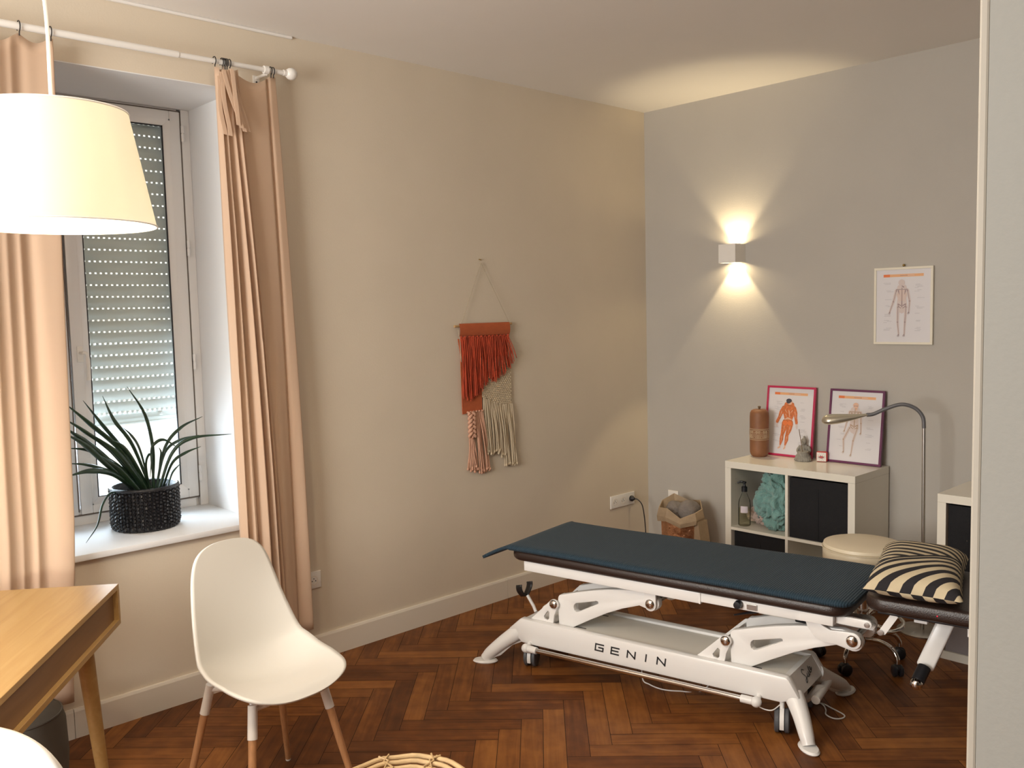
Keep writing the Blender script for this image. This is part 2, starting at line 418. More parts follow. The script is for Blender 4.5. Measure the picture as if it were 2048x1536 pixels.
# ================================================================== ROOM
H = 2.901; XR = 5.4; YB = -6.45; WT = 0.62
OY0, OY1, OZ0, OZ1 = -4.03, -2.828, 0.705, 2.629
mb = MB()
def wallx(x0, x1, rects, mi):
    mb.mi = mi
    for (a, b, c, d) in rects: mb.box((x0, a, c), (x1, b, d))
wallx(-WT, 0, [(YB, OY0, 0, H), (OY1, 0, 0, H), (OY0, OY1, 0, OZ0-.003), (OY0, OY1, OZ1, H)], 0)
o = mb.build('wall_left', [M_wall], smooth=0); struct(o)
# white plaster lining of the window recess
for nm, lo, hi in (('trim_1', (-0.62, OY1-.004, OZ0), (-.001, OY1+.0, OZ1)), ('trim_2', (-0.62, OY0, OZ0), (-.001, OY0+.004, OZ1)), ('trim_3', (-0.62, OY0+.004, OZ1-.004), (-.001, OY1-.004, OZ1+.0))):
    struct(MB().box(lo, hi).build(nm, M_reveal, smooth=0))
struct(MB().box((-.0, 0, 0), (XR, .12, H)).build('wall_back', M_grey, smooth=0))
struct(MB().box((XR, YB, 0), (XR+.1, .12, H)).build('wall_right', M_part, smooth=0))
# wall behind the camera with its window opening
mb = MB()
for a in (((0, YB-.1, 0), (.9, YB, H)), ((2.5, YB-.1, 0), (XR, YB, H)), ((.9, YB-.1, 0), (2.5, YB, .9)), ((.9, YB-.1, 2.5), (2.5, YB, H))): mb.box(*a)
struct(mb.build('wall_rear', M_wall, smooth=0))
struct(MB().box((-.0, YB-.1, H), (XR+.1, .12, H+.1)).build('ceiling', M_ceil, smooth=0))
# partition beside the doorway the picture is taken through
mb = MB(); mb.mi = 0; mb.box((3.3165, -3.6, 0), (XR, -3.48, H)); mb.mi = 1; mb.box((3.305, -3.6, 0), (3.3165, -3.48, H), .003)
struct(mb.build('wall_partition', [M_part, M_edge], smooth=0))
# baseboards
def baseboard(name, pts, lo, hi):
    struct(MB().box(lo, hi, .003).build(name, M_base, smooth=0))
mb = MB(); prof = [(0, 0), (.016, 0), (.016, .106), (.012, .1165), (0, .1165)]
segs = [(-6.4, -3.66), (-3.658, -1.32), (-1.318, -0.012)]
for a, b in segs: mb.prism(prof, a, b, lambda x, z, d: (x, d, z))
struct(mb.build('baseboard_left', M_base, smooth=0))
mb = MB(); mb.prism(prof, .012, XR, lambda x, z, d: (d, -x, z)); struct(mb.build('baseboard_back', M_base, smooth=0))
# thin white strip along the ceiling over the window
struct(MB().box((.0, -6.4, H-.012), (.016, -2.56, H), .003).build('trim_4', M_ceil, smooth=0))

# floor: herringbone parquet
def floor():
    PW, PL, g = .0865, .482, .0011
    bm = bmesh.new(); uvl = bm.loops.layers.uv.new('UVMap'); cl = bm.loops.layers.float_color.new('plank')
    ex = Vector((cos(pi/4), sin(pi/4))); ey = Vector((-sin(pi/4), cos(pi/4)))
    a0, b0 = -1.301, -2.555
    rnd = random.Random(3)
    def plank(x0, y0, x1, y1, along):
        c = ex*((x0+x1)/2+a0)+ey*((y0+y1)/2+b0)
        if c.x < -.35 or c.x > XR+.3 or c.y > .35 or c.y < YB-.3: return
        P = [(x0+g, y0+g), (x1-g, y0+g), (x1-g, y1-g), (x0+g, y1-g)]
        W2 = [ex*(p[0]+a0)+ey*(p[1]+b0) for p in P]
        F = bm.faces.new([bm.verts.new((w.x, w.y, 0)) for w in W2])
        r = min(1, max(0, rnd.gauss(.5, .25))); ou, ov = rnd.random()*9, rnd.random()*9
        for l, p in zip(F.loops, P):
            u, v = (p[0]-x0, p[1]-y0) if along else (p[1]-y0, p[0]-x0)
            l[uvl].uv = (u+ou, v+ov); l[cl] = (r, r, r, 1)
    for m in range(-14, 15):
        for k in range(-75, 76):
            ox, oy = -m*PL+k*PW, m*PL+k*PW
            plank(ox, oy, ox+PL, oy+PW, True)
            plank(ox-PW, oy, ox, oy+PL, False)
    # clip to the room
    for co, no in (((0, 0, 0), (-1, 0, 0)), ((XR, 0, 0), (1, 0, 0)), ((0, 0, 0), (0, 1, 0)), ((0, YB, 0), (0, -1, 0))):
        bmesh.ops.bisect_plane(bm, geom=bm.verts[:]+bm.edges[:]+bm.faces[:], plane_co=co, plane_no=no, clear_outer=True)
    for f in bm.faces: f.material_index = 0
    for lo, hi in (((-.0, YB, -.05), (XR, 0, -.0012)),):
        vs = [bm.verts.new(v) for v in ((lo[0], lo[1], hi[2]), (hi[0], lo[1], hi[2]), (hi[0], hi[1], hi[2]), (lo[0], hi[1], hi[2]), (lo[0], lo[1], lo[2]), (hi[0], lo[1], lo[2]), (hi[0], hi[1], lo[2]), (lo[0], hi[1], lo[2]))]
        for f in ((0, 1, 2, 3), (7, 6, 5, 4), (0, 4, 5, 1), (1, 5, 6, 2), (2, 6, 7, 3), (3, 7, 4, 0)):
            F = bm.faces.new([vs[i] for i in f]); F.material_index = 1
    for f in bm.faces:
        if f.normal.z < 0 and f.material_index == 0: f.normal_flip()
    me = bpy.data.meshes.new('floor'); bm.to_mesh(me); bm.free(); me.materials.append(M_parq); me.materials.append(M_gap)
    o = bpy.data.objects.new('floor', me); COL.objects.link(o); struct(o)
floor()

# window sill
struct(MB().box((-.575, OY0+.004, OZ0-.002), (.034, OY1-.004, .729), .004).build('window_sill', M_reveal)); bpy.data.objects['window_sill'].name = 'trim_5'

# ------------------------------------------------------------------ window
win = bpy.data.objects.new('window_1', None); COL.objects.link(win); win.location = (-.5, -3.427, .753); struct(win)
WX0, WX1 = -.56, -.50
mb = MB()
FR = (-3.99, -2.868, .729, 2.627)
mb.box((WX0, OY0+.005, .7295), (WX1-.012, OY0+.11, OZ1-.005)); mb.box((WX0, -2.872, .7295), (WX1-.004, OY1-.005, OZ1-.005))
mb.box((WX0, OY0+.11, .7295), (WX1-.012, -2.89, .80)); mb.box((WX0, OY0+.11, 2.596), (WX1-.012, -2.89, OZ1-.005))
mb.box((WX0, -2.89, .7295), (WX1-.03, -2.872, OZ1-.005))
mb.build('frame', M_pvc, win, world=True, smooth=30)
def sash(y0, y1, handle):
    z0, z1 = .778, 2.612; gl = (y0+.045+.035, y1-.045-.035, .845, 2.54)
    mb = MB(); x0, x1 = WX0+.008, WX1
    mb.box((x0, y0, z0), (x1, y0+.05, z1), .003); mb.box((x0, y1-.05, z0), (x1, y1, z1), .003)
    mb.box((x0, y0+.05, z0), (x1, y1-.05, z0+.038), .003); mb.box((x0, y0+.05, z1-.04), (x1, y1-.05, z1), .003)
    # sloping glazing bead
    prof = [(0, 0), (0, .03), (-.014, .036), (-.02, .036), (-.02, 0)]
    a, b, c, d = y0+.048, y1-.048, z0+.036, z1-.038
    mb.prism([(-.02, 0), (0, 0), (0, .006), (-.012, .03), (-.02, .03)], c, d, lambda x, w, t: (x1+x, a+w, t))
    mb.prism([(-.02, 0), (0, 0), (0, .006), (-.012, .03), (-.02, .03)], c, d, lambda x, w, t: (x1+x, b-w, t))
    mb.prism([(-.02, 0), (0, 0), (0, .006), (-.012, .03), (-.02, .03)], a, b, lambda x, w, t: (x1+x, t, c+w))
    mb.prism([(-.02, 0), (0, 0), (0, .006), (-.012, .03), (-.02, .03)], a, b, lambda x, w, t: (x1+x, t, d-w))
    s = mb.build('sash', M_pvc, win, world=True, smooth=30)
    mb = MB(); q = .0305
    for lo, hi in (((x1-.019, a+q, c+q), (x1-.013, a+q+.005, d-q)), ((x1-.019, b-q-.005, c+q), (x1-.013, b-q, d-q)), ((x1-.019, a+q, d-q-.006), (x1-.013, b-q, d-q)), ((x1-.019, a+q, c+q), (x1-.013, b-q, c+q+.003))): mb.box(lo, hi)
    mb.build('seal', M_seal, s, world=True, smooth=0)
    MB().box((x1-.026, a+.02, c+.02), (x1-.022, b-.02, d-.02)).build('pane', M_glass, s, world=True, smooth=0)
    if handle:
        mb = MB(); hy = y0+.034
        mb.box((x1, hy-.013, 1.46), (x1+.008, hy+.013, 1.53), .003)
        mb.tube([(x1+.006, hy, 1.50), (x1+.045, hy, 1.50)], .008, 10)
        mb.tube(catmull([(x1+.045, hy-.004, 1.503), (x1+.047, hy+.012, 1.497), (x1+.045, hy+.018, 1.47), (x1+.043, hy+.018, 1.38)], 5), [.008]*10+[.009]*6, 10)
        mb.build('handle', M_white, s, world=True)
sash(-3.424, -2.880, True); sash(-3.975, -3.436, False)
for lo, hi in (((-.53, -2.8795, .772), (-.507, -2.8725, 2.617)), ((-.53, -3.975, 2.6125), (-.507, -2.8725, 2.6185)), ((-.53, -3.975, .770), (-.507, -2.8725, .7775))):  # dark strips stand in for the shade in the sash gaps
    MB().box(lo, hi).build('gap_shade', M_gapshade, win, world=True, smooth=0)
# dark strip standing for the shade line where the sashes meet
MB().box((-.52, -3.4355, .79), (-.499, -3.4315, 2.60), .0005).build('meeting_shade', M_gapshade, win, world=True)
for z in (2.512, 1.975, 1.433, .891):
    mb = MB(); mb.tube([(-.492, -2.872, z-.036), (-.492, -2.872, z-.002)], .0075, 10); mb.tube([(-.492, -2.872, z+.002), (-.492, -2.872, z+.036)], .0075, 10); mb.tube([(-.492, -2.872, z-.04), (-.492, -2.872, z+.04)], .004, 8)
    mb.build('hinge', M_pvc, win, world=True)

# roller shutter outside the glass
sh = thing('roller_shutter', 'greenish grey slatted roller shutter hanging three quarters down outside the window', 'shutter', (-.62, -3.43, 1.15))
mb = MB(); P = .0541; y0, y1 = -3.985, -2.875; z = 1.209
prof = []
while z < 2.66:
    # convex slat with a slotted neck under it
    pr = [(-.004, -.0018), (.002, -.0018), (.0062, .008), (.0085, .020), (.0075, .032), (.004, .041), (.0, .0445), (-.004, .0445)]
    mb.prism([(a, z+.006+b) for a, b in pr], y0, y1, lambda x, zz, d: (-.62+x, d, zz))
    y = y0
    while y < y1:
        mb.box((-.623, y, z-.0045), (-.6195, min(y+.0135, y1), z+.007)); y += .0235
    z += P
mb.build('slat_curtain', M_slat, sh, world=True, smooth=30)
mb = MB(); mb.prism([(-.009, 1.150), (.009, 1.150), (.009, 1.156), (.005, 1.160), (.005, 1.196), (.009, 1.2), (-.004, 1.2045), (-.009, 1.2)], y0, y1, lambda x, zz, d: (-.62+x, d, zz))
mb.box((-.612, y0, 1.172), (-.608, y1, 1.1745))
mb.build('bottom_bar', M_slat, sh, world=True, smooth=30)
for yy in (-3.0, -3.85):
    MB().lathe([(0, 0), (.012, 0), (.012, .006), (.007, .008), (.007, .016), (0, .016)], 12, (-.616, yy, 1.188), axis=(1, 0, 0)).build('stop_button', M_white, sh, world=True)
for a_, b_ in ((-3.999, -3.982), (-2.878, -2.861)): MB().box((-.64, a_, .74), (-.60, b_, 2.68)).build('guide_rail', M_slat, sh, world=True, smooth=0)

# outside: facade across the street, balcony railing
ex = MB(); ex.box((-7.2, -12, -3), (-7, 6, 4.2)); 
for k in range(6):
    ex.box((-7.0, -9+k*2.4, -.4), (-6.93, -8.1+k*2.4, 1.6), .01)
tag(ex.build('opposite_building', M_facade, smooth=0), 'sunlit peach facade seen below the roller shutter', 'building')
mb = MB()
mb.box((-.96, -5.2, 1.06), (-.92, -1.6, 1.10)); mb.box((-.96, -5.2, .62), (-.92, -1.6, .65))
y = -5.15
while y < -1.6:
    mb.tube([(-.94, y, .63), (-.94, y, 1.08)], .008, 8); y += .115
tag(mb.build('balcony_railing', M_rail, smooth=30), 'pale vertical bar railing outside the window below the shutter', 'railing')

# ================================================================== CURTAINS
rod = thing('curtain_rod', 'long white curtain rod with round knob above the window', 'curtain rod', (.09, -2.70, 2.706))
MB().tube([(.09, -5.2, 2.70), (.09, -3.13, 2.7055)], .0135, 16).tube([(.09, -3.13, 2.7055), (.09, -2.655, 2.709)], .0105, 16).build('pole', M_white, rod, world=True)
MB().lathe([(0, -.034), (.013, -.033), (.013, -.018), (.017, -.016), (.024, -.006), (.027, .006), (.024, .02), (.014, .03), (0, .033)], 20, (.09, -2.625, 2.710), axis=(0, 1, 0)).build('finial', M_white, rod, world=True)
mb = MB(); mb.tube([(.0, -2.742, 2.69), (.09, -2.742, 2.69)], .007, 10); mb.lathe([(0, -.01), (.017, -.01), (.018, .01), (0, .01)], 16, (.09, -2.742, 2.708), axis=(0, 1, 0)); mb.box((.0, -2.758, 2.638), (.004, -2.728, 2.70)); mb.build('bracket', M_white, rod, world=True)
mb = MB()
for z in (2.647, 2.672): mb.sph((.005, -2.743, z), .0045, seg=8)
mb.build('screws', M_hook, rod, world=True)

def smoothstep(a, b, x):
    t = max(0, min(1, (x-a)/(b-a))); return t*t*(3-2*t)
def curtain(root, name, ztop, zbot, yl, yr, foldfn, nu, nv, sag=None):
    # yl(z), yr(z) edges ; foldfn(u, t) -> (x offset, lateral shift)
    mb = MB()
    def f(u, v):
        zt = ztop(u) if callable(ztop) else ztop
        zb = zbot(u) if callable(zbot) else zbot
        z = zt+(zb-zt)*v
        dx, dy = foldfn(u, v)
        return Vector((dx, yl(v)+(yr(v)-yl(v))*u+dy, z))
    mb.grid(f, nu, nv)
    o = mb.build(name, M_curt, root, world=True, smooth=60, fixn=False)
    md = o.modifiers.new('thick', 'SOLIDIFY'); md.thickness = .0015
    return o
def ring_hook(parent, y, z=2.70, tilt=0.0, rr=.0135):
    mb = MB(); pts = []
    for k in range(13):
        a = radians(-70+k*23)
        pts.append((.09+cos(a)*(rr+.006), y+tilt*sin(a)*.004, z+sin(a)*(rr+.006)))
    pts.insert(0, (.09+.004, y, z-rr-.018))
    mb.tube(pts, .0022, 8); return mb.build('ring', M_hook, parent, world=True)

rc = thing('right_curtain', 'peach curtain gathered to the right of the window with hanging ties', 'curtain', (.09, -2.83, .17))
# front, tightly pleated part
def fold_front(u, v):
    ph = (u+.05*sin(u*6.3))*4.2*2*pi
    amp = .012+.012*smoothstep(0, .4, v)
    return (.112+amp*(abs(sin(ph/2))**.75*2-1)+.006*sin(u*9+v*3), .006*sin(ph)*(1-.4*v))
curtain(rc, 'pleated_panel', lambda u: 2.68-.012*abs(sin(u*3*pi)), lambda u: .19-.01*u, lambda v: -2.983+.02*v, lambda v: -2.893+.115*v+.02*sin(v*3), fold_front, 130, 60)
# rear, flat part
def fold_back(u, v):
    s = 1-smoothstep(.0, .12, 1-v)*0
    a = .010*sin(u*2*pi*2.2+.6)*smoothstep(.25, .8, v)
    crease = -.016*math.exp(-((u-(.80-.02*v))/.035)**2)
    return (.078+a+crease+.012*sin(u*pi)*(1-v), .0)
def topsag(u):
    if u < .86: return 2.685-.042*sin(min(1, u/.86)*pi)
    return 2.685+.008*(u-.86)
curtain(rc, 'flat_panel', topsag, .185, lambda v: -2.895+.02*v, lambda v: -2.692+.068*v+(0.012*sin(v*pi)), fold_back, 90, 60)
mb = MB()
for (ys, zs, ye, ze, x) in ((-2.965, 2.655, -2.955, 2.395, .150), (-2.960, 2.66, -2.905, 2.43, .158), (-2.945, 2.665, -2.893, 2.435, .153), (-2.935, 2.668, -2.880, 2.42, .148), (-2.920, 2.672, -2.862, 2.425, .142), (-2.975, 2.64, -2.972, 2.40, .140), (-2.93, 2.67, -2.915, 2.44, .164), (-2.912, 2.67, -2.873, 2.46, .135)):
    n = 12; L = []; Rr = []
    w = .008
    vs = []; fs = []
    for i in range(n):
        t = i/(n-1); y = ys+(ye-ys)*t+.004*sin(t*5+ys*90); z = zs+(ze-zs)*t; xx = x-.02*(1-t)+.004*sin(t*7+ys*40)
        vs += [(xx, y-w, z), (xx+.002, y+w, z-.003*(t > .99)), (xx-.003, y+w, z), (xx-.004, y-w, z)]
    for i in range(n-1):
        for k in range(4): fs.append((i*4+k, i*4+(k+1) % 4, i*4+4+(k+1) % 4, i*4+4+k))
    fs += [(0, 1, 2, 3), tuple((n-1)*4+k for k in (3, 2, 1, 0))]
    mb.faces(vs, fs)
mb.build('ties', M_curt, rc, world=True, smooth=50)
for y in (-2.977, -2.944, -2.937, -2.930, -2.923, -2.911, -2.721, -2.709): ring_hook(rc, y, 2.706, rr=.0115)

lc = thing('left_curtain', 'peach curtain hanging at the left side of the window behind the lamp shade', 'curtain', (.09, -3.9, .18))
def fold_l(u, v):
    ph = u*15.0*2*pi+1.4*sin(v*2.2+u*9)+2.0*sin(u*23)
    a = (.004+.006*smoothstep(.05, .5, v))*(.7+.3*sin(u*37))
    return (.095+a*sin(ph)+.009*sin(u*26+v*1.5)*(1-.3*v)+.01*sin(u*11+v*2), .004*cos(ph)*(.3+.7*v))
def top_l(u):
    # swags between the hooks
    ys = -4.6+u*1.0; ks = [-4.6, -4.4, -4.15, -3.93, -3.715, -3.607, -3.59]
    for a, b in zip(ks, ks[1:]):
        if a <= ys <= b: return 2.682-.5*(b-a)*sin((ys-a)/(b-a)*pi)*.5
    return 2.682
curtain(lc, 'pleated_panel', top_l, .185, lambda v: -4.6+.02*v, lambda v: -3.602-.045*v-.03*smoothstep(.7, 1, v), fold_l, 240, 60)
for y in (-4.4, -4.15, -3.93, -3.715, -3.610): ring_hook(lc, y, 2.702, rr=.0145)

# ================================================================== PENDANT LAMP
LP = Vector((1.537, -4.062, 1.853))
pl = thing('pendant_lamp', 'white tapered drum pendant lamp, lit, hanging over the desk', 'lamp', LP)
mb = MB(); R0, R1, HH = .2045, .157, .252
mb.lathe([(R0, 0), (R1, HH), (R1-.0015, HH), (R0-.0015, .0)], 72); mb.build('lamp_shade', M_shade, pl)
mb = MB(); mb.tube([(R0*cos(a), R0*sin(a), .0015) for a in [2*pi*k/72 for k in range(72)]], .0022, 6, closed=True); mb.build('rim', M_white, pl); mb = MB(); mb.tube([(R1*cos(a), R1*sin(a), HH) for a in [2*pi*k/72 for k in range(72)]], .0022, 6, closed=True)
mb.build('rim', M_white, pl)
mb = MB(); 
cz = H-LP.z
pts = [(0, 0, .17), (.001, .0, .30), (-.002, .002, .45), (-.012, -.004, .62), (-.018, -.008, .80), (-.02, -.01, cz-.02)]
mb.tube(catmull(pts, 8), .0042, 10); mb.build('cord', M_white, pl)
MB().lathe([(0, .08), (.018, .08), (.022, .10), (.022, .155), (.012, .175), (0, .175)], 20).build('socket', M_white, pl)
MB().lathe([(0, -.005), (.02, .0), (.03, .02), (.03, .04), (.018, .07), (.013, .08), (0, .08)], 20).build('bulb', M_bulb, pl)
mb = MB()
for k in range(3):
    a = 2*pi*k/3; mb.tube([(.02*cos(a), .02*sin(a), .16), ((R1-.002)*cos(a), (R1-.002)*sin(a), HH-.004)], .0016, 6)
mb.build('spider', M_white, pl)
MB().lathe([(0, cz), (.05, cz), (.045, cz-.02), (.01, cz-.03), (0, cz-.03)], 24, (-.02, -.01, 0)).build('ceiling_rose', M_white, pl)
bl = light('pendant_bulb_light', 'POINT', LP+Vector((0, 0, .045)), 40, (1.0, 0.82, 0.58), shadow_soft_size=.05)

# ================================================================== WALL SCONCE
sc = thing('wall_sconce', 'white cube wall lamp shining up and down on the grey wall', 'lamp', (.6925, 0, 1.895))
mb = MB(); t = .004; hx = .0575; D = .112; Z1 = .11
for lo, hi in (((-hx, -D, 0), (hx, -D+t, Z1)), ((-hx, -D+t, 0), (-hx+t, 0, Z1)), ((hx-t, -D+t, 0), (hx, 0, Z1)), ((-hx+t, -t, 0), (hx-t, 0, Z1)), ((-hx+t, -D+t, .05), (hx-t, -t, .06))): mb.box(lo, hi)
mb.build('housing', M_white, sc, smooth=0)
mb = MB(); mb.box((-.02, -.075, .060), (.02, -.035, .063)); mb.box((-.02, -.075, .047), (.02, -.035, .050)); mb.build('led_plate', M_bulb, sc, smooth=0)
for z, d in ((1.895+.068, 1), (1.895+.042, -1)):
    l = light('sconce_light', 'SPOT', (.6925, -.055, z+d*.028), 2.2, (1.0, 0.78, 0.45), (.6925, -.050, z+d), spot_size=radians(168), spot_blend=.5, shadow_soft_size=.008)
    l = light('sconce_beam', 'SPOT', (.6925, -.052, z), 15, (1.0, 0.80, 0.48), (.6925, -.047, z+d), spot_size=radians(88 if d > 0 else 78), spot_blend=.5 if d > 0 else .25, shadow_soft_size=.014)

# ================================================================== MASSAGE TABLE
TH = radians(10); U = Vector((cos(TH), sin(TH), 0)); V = Vector((-sin(TH), cos(TH), 0))
TO = U*1.04+V*(-1.82)
tb = thing('massage_table', 'white framed electric massage table with brown padding under a blue mat', 'massage table', TO, TH)
XZ = lambda x, z, d: (x, d, z)
# base body
base = [(-.685, .165), (-.625, .218), (-.612, .226), (.628, .232), (.640, .224), (.682, .158), (.640, .140), (.612, .126), (-.56, .108), (-.612, .110)]
mb = MB(); mb.prism(base, -.232, -.190, XZ, bev=.012); mb.prism(base, .055, .097, XZ, bev=.012)
mb.prism([(-.680, .163), (-.622, .213), (-.47, .213), (-.47, .20), (-.60, .19), (-.66, .15)], -.192, .057, XZ)
mb.prism([(.60, .216), (.632, .226), (.676, .156), (.668, .150), (.615, .205)], -.192, .057, XZ)
mb.box((-.55, -.192, .12), (.60, .057, .196)); mb.build('base_frame', M_powder, tb)
mb = MB(); mb.box((-.45, -.192, .197), (.605, .057, .217), .002); 
mb.build('base_cover', M_cover, tb, smooth=0)
for x0, y0, x1, y1 in ((-.36, -.165, -.30, -.165), (-.36, .03, -.30, .03), (.46, -.165, .51, -.165), (.46, .03, .51, .03)): MB().box((x0, y0-.003, .2171), (x1, y1+.003, .2183)).build('cover_slot', M_seal, tb, smooth=0)
MB().box((.28, -.191, .2171), (.2825, .056, .2178)).build('cover_joint', M_seal, tb, smooth=0)
# legs with feet
def leg(x0, y0, z0, x1, y1, side):
    mb = MB()
    P = catmull([(x0, y0, z0), (x0+(x1-x0)*.45, y0+(y1-y0)*.4, z0*.66), (x0+(x1-x0)*.85, y0+(y1-y0)*.85, .045), (x1, y1, .016)], 6)
    n = len(P); mb.tube(P, [.038-.013*min(1, i/(n-4)) for i in range(n)], 16)
    dirv = Vector((x1-x0, y1-y0, 0)).normalized(); a = math.atan2(dirv.y, dirv.x)
    mt = Matrix.Translation((x1, y1, 0)) @ Matrix.Rotation(a, 4, 'Z')
    # inner web
    fn = lambda s_, z_, d: tuple(Matrix.Translation((x0, y0, 0)) @ Matrix.Rotation(a, 4, 'Z') @ Vector((s_, d, z_)))
    Lh = Vector((x1-x0, y1-y0, 0)).length
    web = [(-.10, .125), (0, .15), (Lh*.85, .04), (Lh*.8, .02), (Lh*.55, .035), (Lh*.2, .085), (-.04, .112)]
    mb.prism(web, -.010, .010, fn, bev=.003)
    l = mb.build('leg', M_powder, tb)
    mb = MB(); pr = [(0, .0), (.03, 0), (.034, .006), (.03, .014), (0, .018)]
    mb.lathe(pr, 20, mtx=Matrix.Diagonal((1.75, 1, 1, 1)))
    b = bmesh.new(); 
    for v in mb.bm.verts: v.co = mt @ v.co
    mb.build('foot', M_powder, l)
leg(-.645, -.20, .150, -.785, -.285, -1); leg(.645, -.19, .155, .735, -.285, 1); leg(.645, .06, .155, .700, .29, 1); leg(-.655, .06, .165, -.775, .27, -1)
# casters
def caster(x, y):
    mb = MB()
    for dy in (-.0185, .0185): mb.lathe([(0, -.010), (.040, -.010), (.046, -.006), (.046, .006), (.040, .010), (0, .010)], 28, (0, dy, .0465), axis=(0, 1, 0))
    cm = Matrix.Translation((x, y, 0)) @ Matrix.Rotation(radians(-72), 4, 'Z')
    for v in mb.bm.verts: v.co = cm @ v.co
    c = mb.build('caster', M_tyre, tb)
    mb = MB(); mb.box((-.018, -.007, .03), (.018, .007, .094), .004); mb.tube([(0, 0, .09), (0, 0, .125)], .009, 12)
    arc = [(.049*cos(radians(-25+14*k)), .0465+.049*sin(radians(-25+14*k))) for k in range(17)]+[(.036*cos(radians(199-14*k)), .0465+.036*sin(radians(199-14*k))) for k in range(17)]
    mb.prism(arc, -.008, .008, XZ)
    for v in mb.bm.verts: v.co = cm @ v.co
    mb.build('fork', M_powder, c)
for x, y in ((-.578, -.20), (.604, -.20), (-.578, .07), (.604, .07)): caster(x, y)
# chrome push rod with clamps
mb = MB(); mb.tube([(-.505, -.262, .104), (.480, -.262, .122)], .0105, 16); mb.build('chrome_rod', M_chrome, tb)['label'] = 'chrome side rod'
for x, z in ((-.53, .104), (.49, .122)):
    mb = MB(); s_ = 1 if x > 0 else -1
    mb.tube([(x-s_*.025, -.262, z), (x+s_*.02, -.262, z+.0005)], .0155, 16); mb.sph((x+s_*.035, -.262, z), .021, seg=16); mb.tube([(x+s_*.035, -.262, z), (x+s_*.035, -.21, z+.02)], .010, 12)
    mb.build('rod_clamp', M_powder, tb)
# foot pedal at the right end
mb = MB(); mb.tube([(.695, -.085, .105), (.678, .150, .105)], .017, 18)
mb.tube(catmull([(.63, -.10, .10), (.655, -.06, .09), (.675, -.01, .12), (.688, .03, .112)], 6), .012, 12); mb.build('foot_pedal', M_powder, tb)
# scissor arms
def rounded(cx, cz_, r, a0, a1, n=7): return [(cx+r*cos(radians(a0+(a1-a0)*k/n)), cz_+r*sin(radians(a0+(a1-a0)*k/n))) for k in range(n+1)]
hole = [(-.351, .311), (-.349, .323), (-.340, .332), (-.325, .336), (-.232, .361), (-.224, .360), (-.223, .353), (-.228, .349), (-.325, .297), (-.337, .293), (-.347, .299)]
armp = [(-.431, .208), (-.436, .30)]+rounded(-.413, .338, .022, 175, 85, 4)+[(-.33, .385), (-.25, .407), (-.17, .425), (-.093, .437), (0, .444)]+rounded(.040, .402, .034, 75, -95, 8)+[(-.02, .380), (-.1, .352), (-.177, .318), (-.27, .268), (-.364, .214)]
for dx in (0, .823):
    arm = [(x+dx, z+(.012 if dx else 0)*0) for x, z in armp]; hl = [(x+dx, z) for x, z in hole]
    for y0, y1 in ((-.186, -.152), (-.02, .014)):
        mb = MB(); mb.prism(arm, y0, y1, XZ, bev=.004, holes=[hl])
        mb.build('scissor_arm', M_powder, tb)
    for x, z in ((-.447, .31), (.040, .40)): MB().tube([(x+dx, -.20, z+(.012 if dx and x > 0 else 0)), (x+dx, .02, z+(.012 if dx and x > 0 else 0))], .013, 14).build('pivot_shaft', M_steel, tb)
    for x, z, yy in ((-.447, .312, -.208), (.040, .401+(.011 if dx else 0), -.206)):
        MB().sph((x+dx, yy+.004, z), .0225, (1, .55, 1), 20).build('ball_cap', M_chrome, tb)['label'] = 'domed chrome cap'
    plate = [(-.600+dx, .205), (-.455+dx, .205), (-.445+dx, .262), (-.428+dx, .300)]+rounded(-.447+dx, .312, .024, -15, 140, 7)+[(-.51+dx, .285), (-.56+dx, .238)]
    hl2 = [(x+dx, z) for x, z in ((-.497, .238), (-.482, .234), (-.474, .243), (-.472, .272), (-.480, .278), (-.492, .262), (-.502, .248))]
    for y0, y1 in ((-.204, -.192), (.022, .034)):
        mb = MB(); mb.prism(plate, y0, y1, XZ, bev=.002, holes=[hl2]); mb.build('pivot_plate', M_powder, tb)
for y0, y1 in ((-.202, -.189), (.018, .03)):
    mb = MB(); mb.prism([(.012, .462), (.012, .40)]+rounded(.04, .398, .027, 190, 350, 8)+[(.067, .40), (.067, .462)], y0, y1, XZ, bev=.002); mb.build('hanger_plate', M_powder, tb)
    mb = MB(); mb.prism([(.692, .46), (.735, .462), (.760, .448), (.785, .438), (.83, .442)]+rounded(.864, .4125, .031, 80, -95, 8)+[(.80, .388), (.76, .388), (.73, .40), (.70, .435)], y0, y1, XZ, bev=.002); mb.build('hanger_plate', M_powder, tb)
# rails of the lying surface
for y0, y1 in ((-.232, -.192), (.20, .24)):
    mb = MB(); mb.box((-.588, y0, .455), (.278, y1, .500), .004); mb.box((.281, y0+.003, .462), (.690, y1-.003, .500), .003); mb.box((.686, y0-.006, .466), (.806, y1+.006, .505), .003)
    mb.box((.2765, y0-.001, .455), (.2825, y1+.001, .50)); mb.build('side_rail', M_powder, tb, smooth=30)
for x in (-.57, -.1, .30, .74): MB().box((x, -.195, .468), (x+.04, .205, .498), .003).build('cross_rail', M_powder, tb, smooth=30)
MB().lathe([(0, 0), (.0155, 0), (.017, .004), (.014, .022), (0, .024)], 20, (.444, -.232, .484), axis=(0, -1, 0)).build('knob', M_black, tb)
MB().box((.477, -.236, .470), (.517, -.230, .492), .001).build('latch_plate', M_steel, tb, smooth=0)
MB().tube([(.41, -.20, .425), (.50, -.13, .438)], [.003, .007], 10).build('release_lever', M_black, tb)
mb = MB(); mb.mi = 0; mb.box((.47, -.11, .415), (.62, -.04, .462), .006); mb.mi = 1; mb.box((.621, -.112, .41), (.70, -.038, .464), .006); mb.build('lift_motor', [M_cover, M_black], tb)
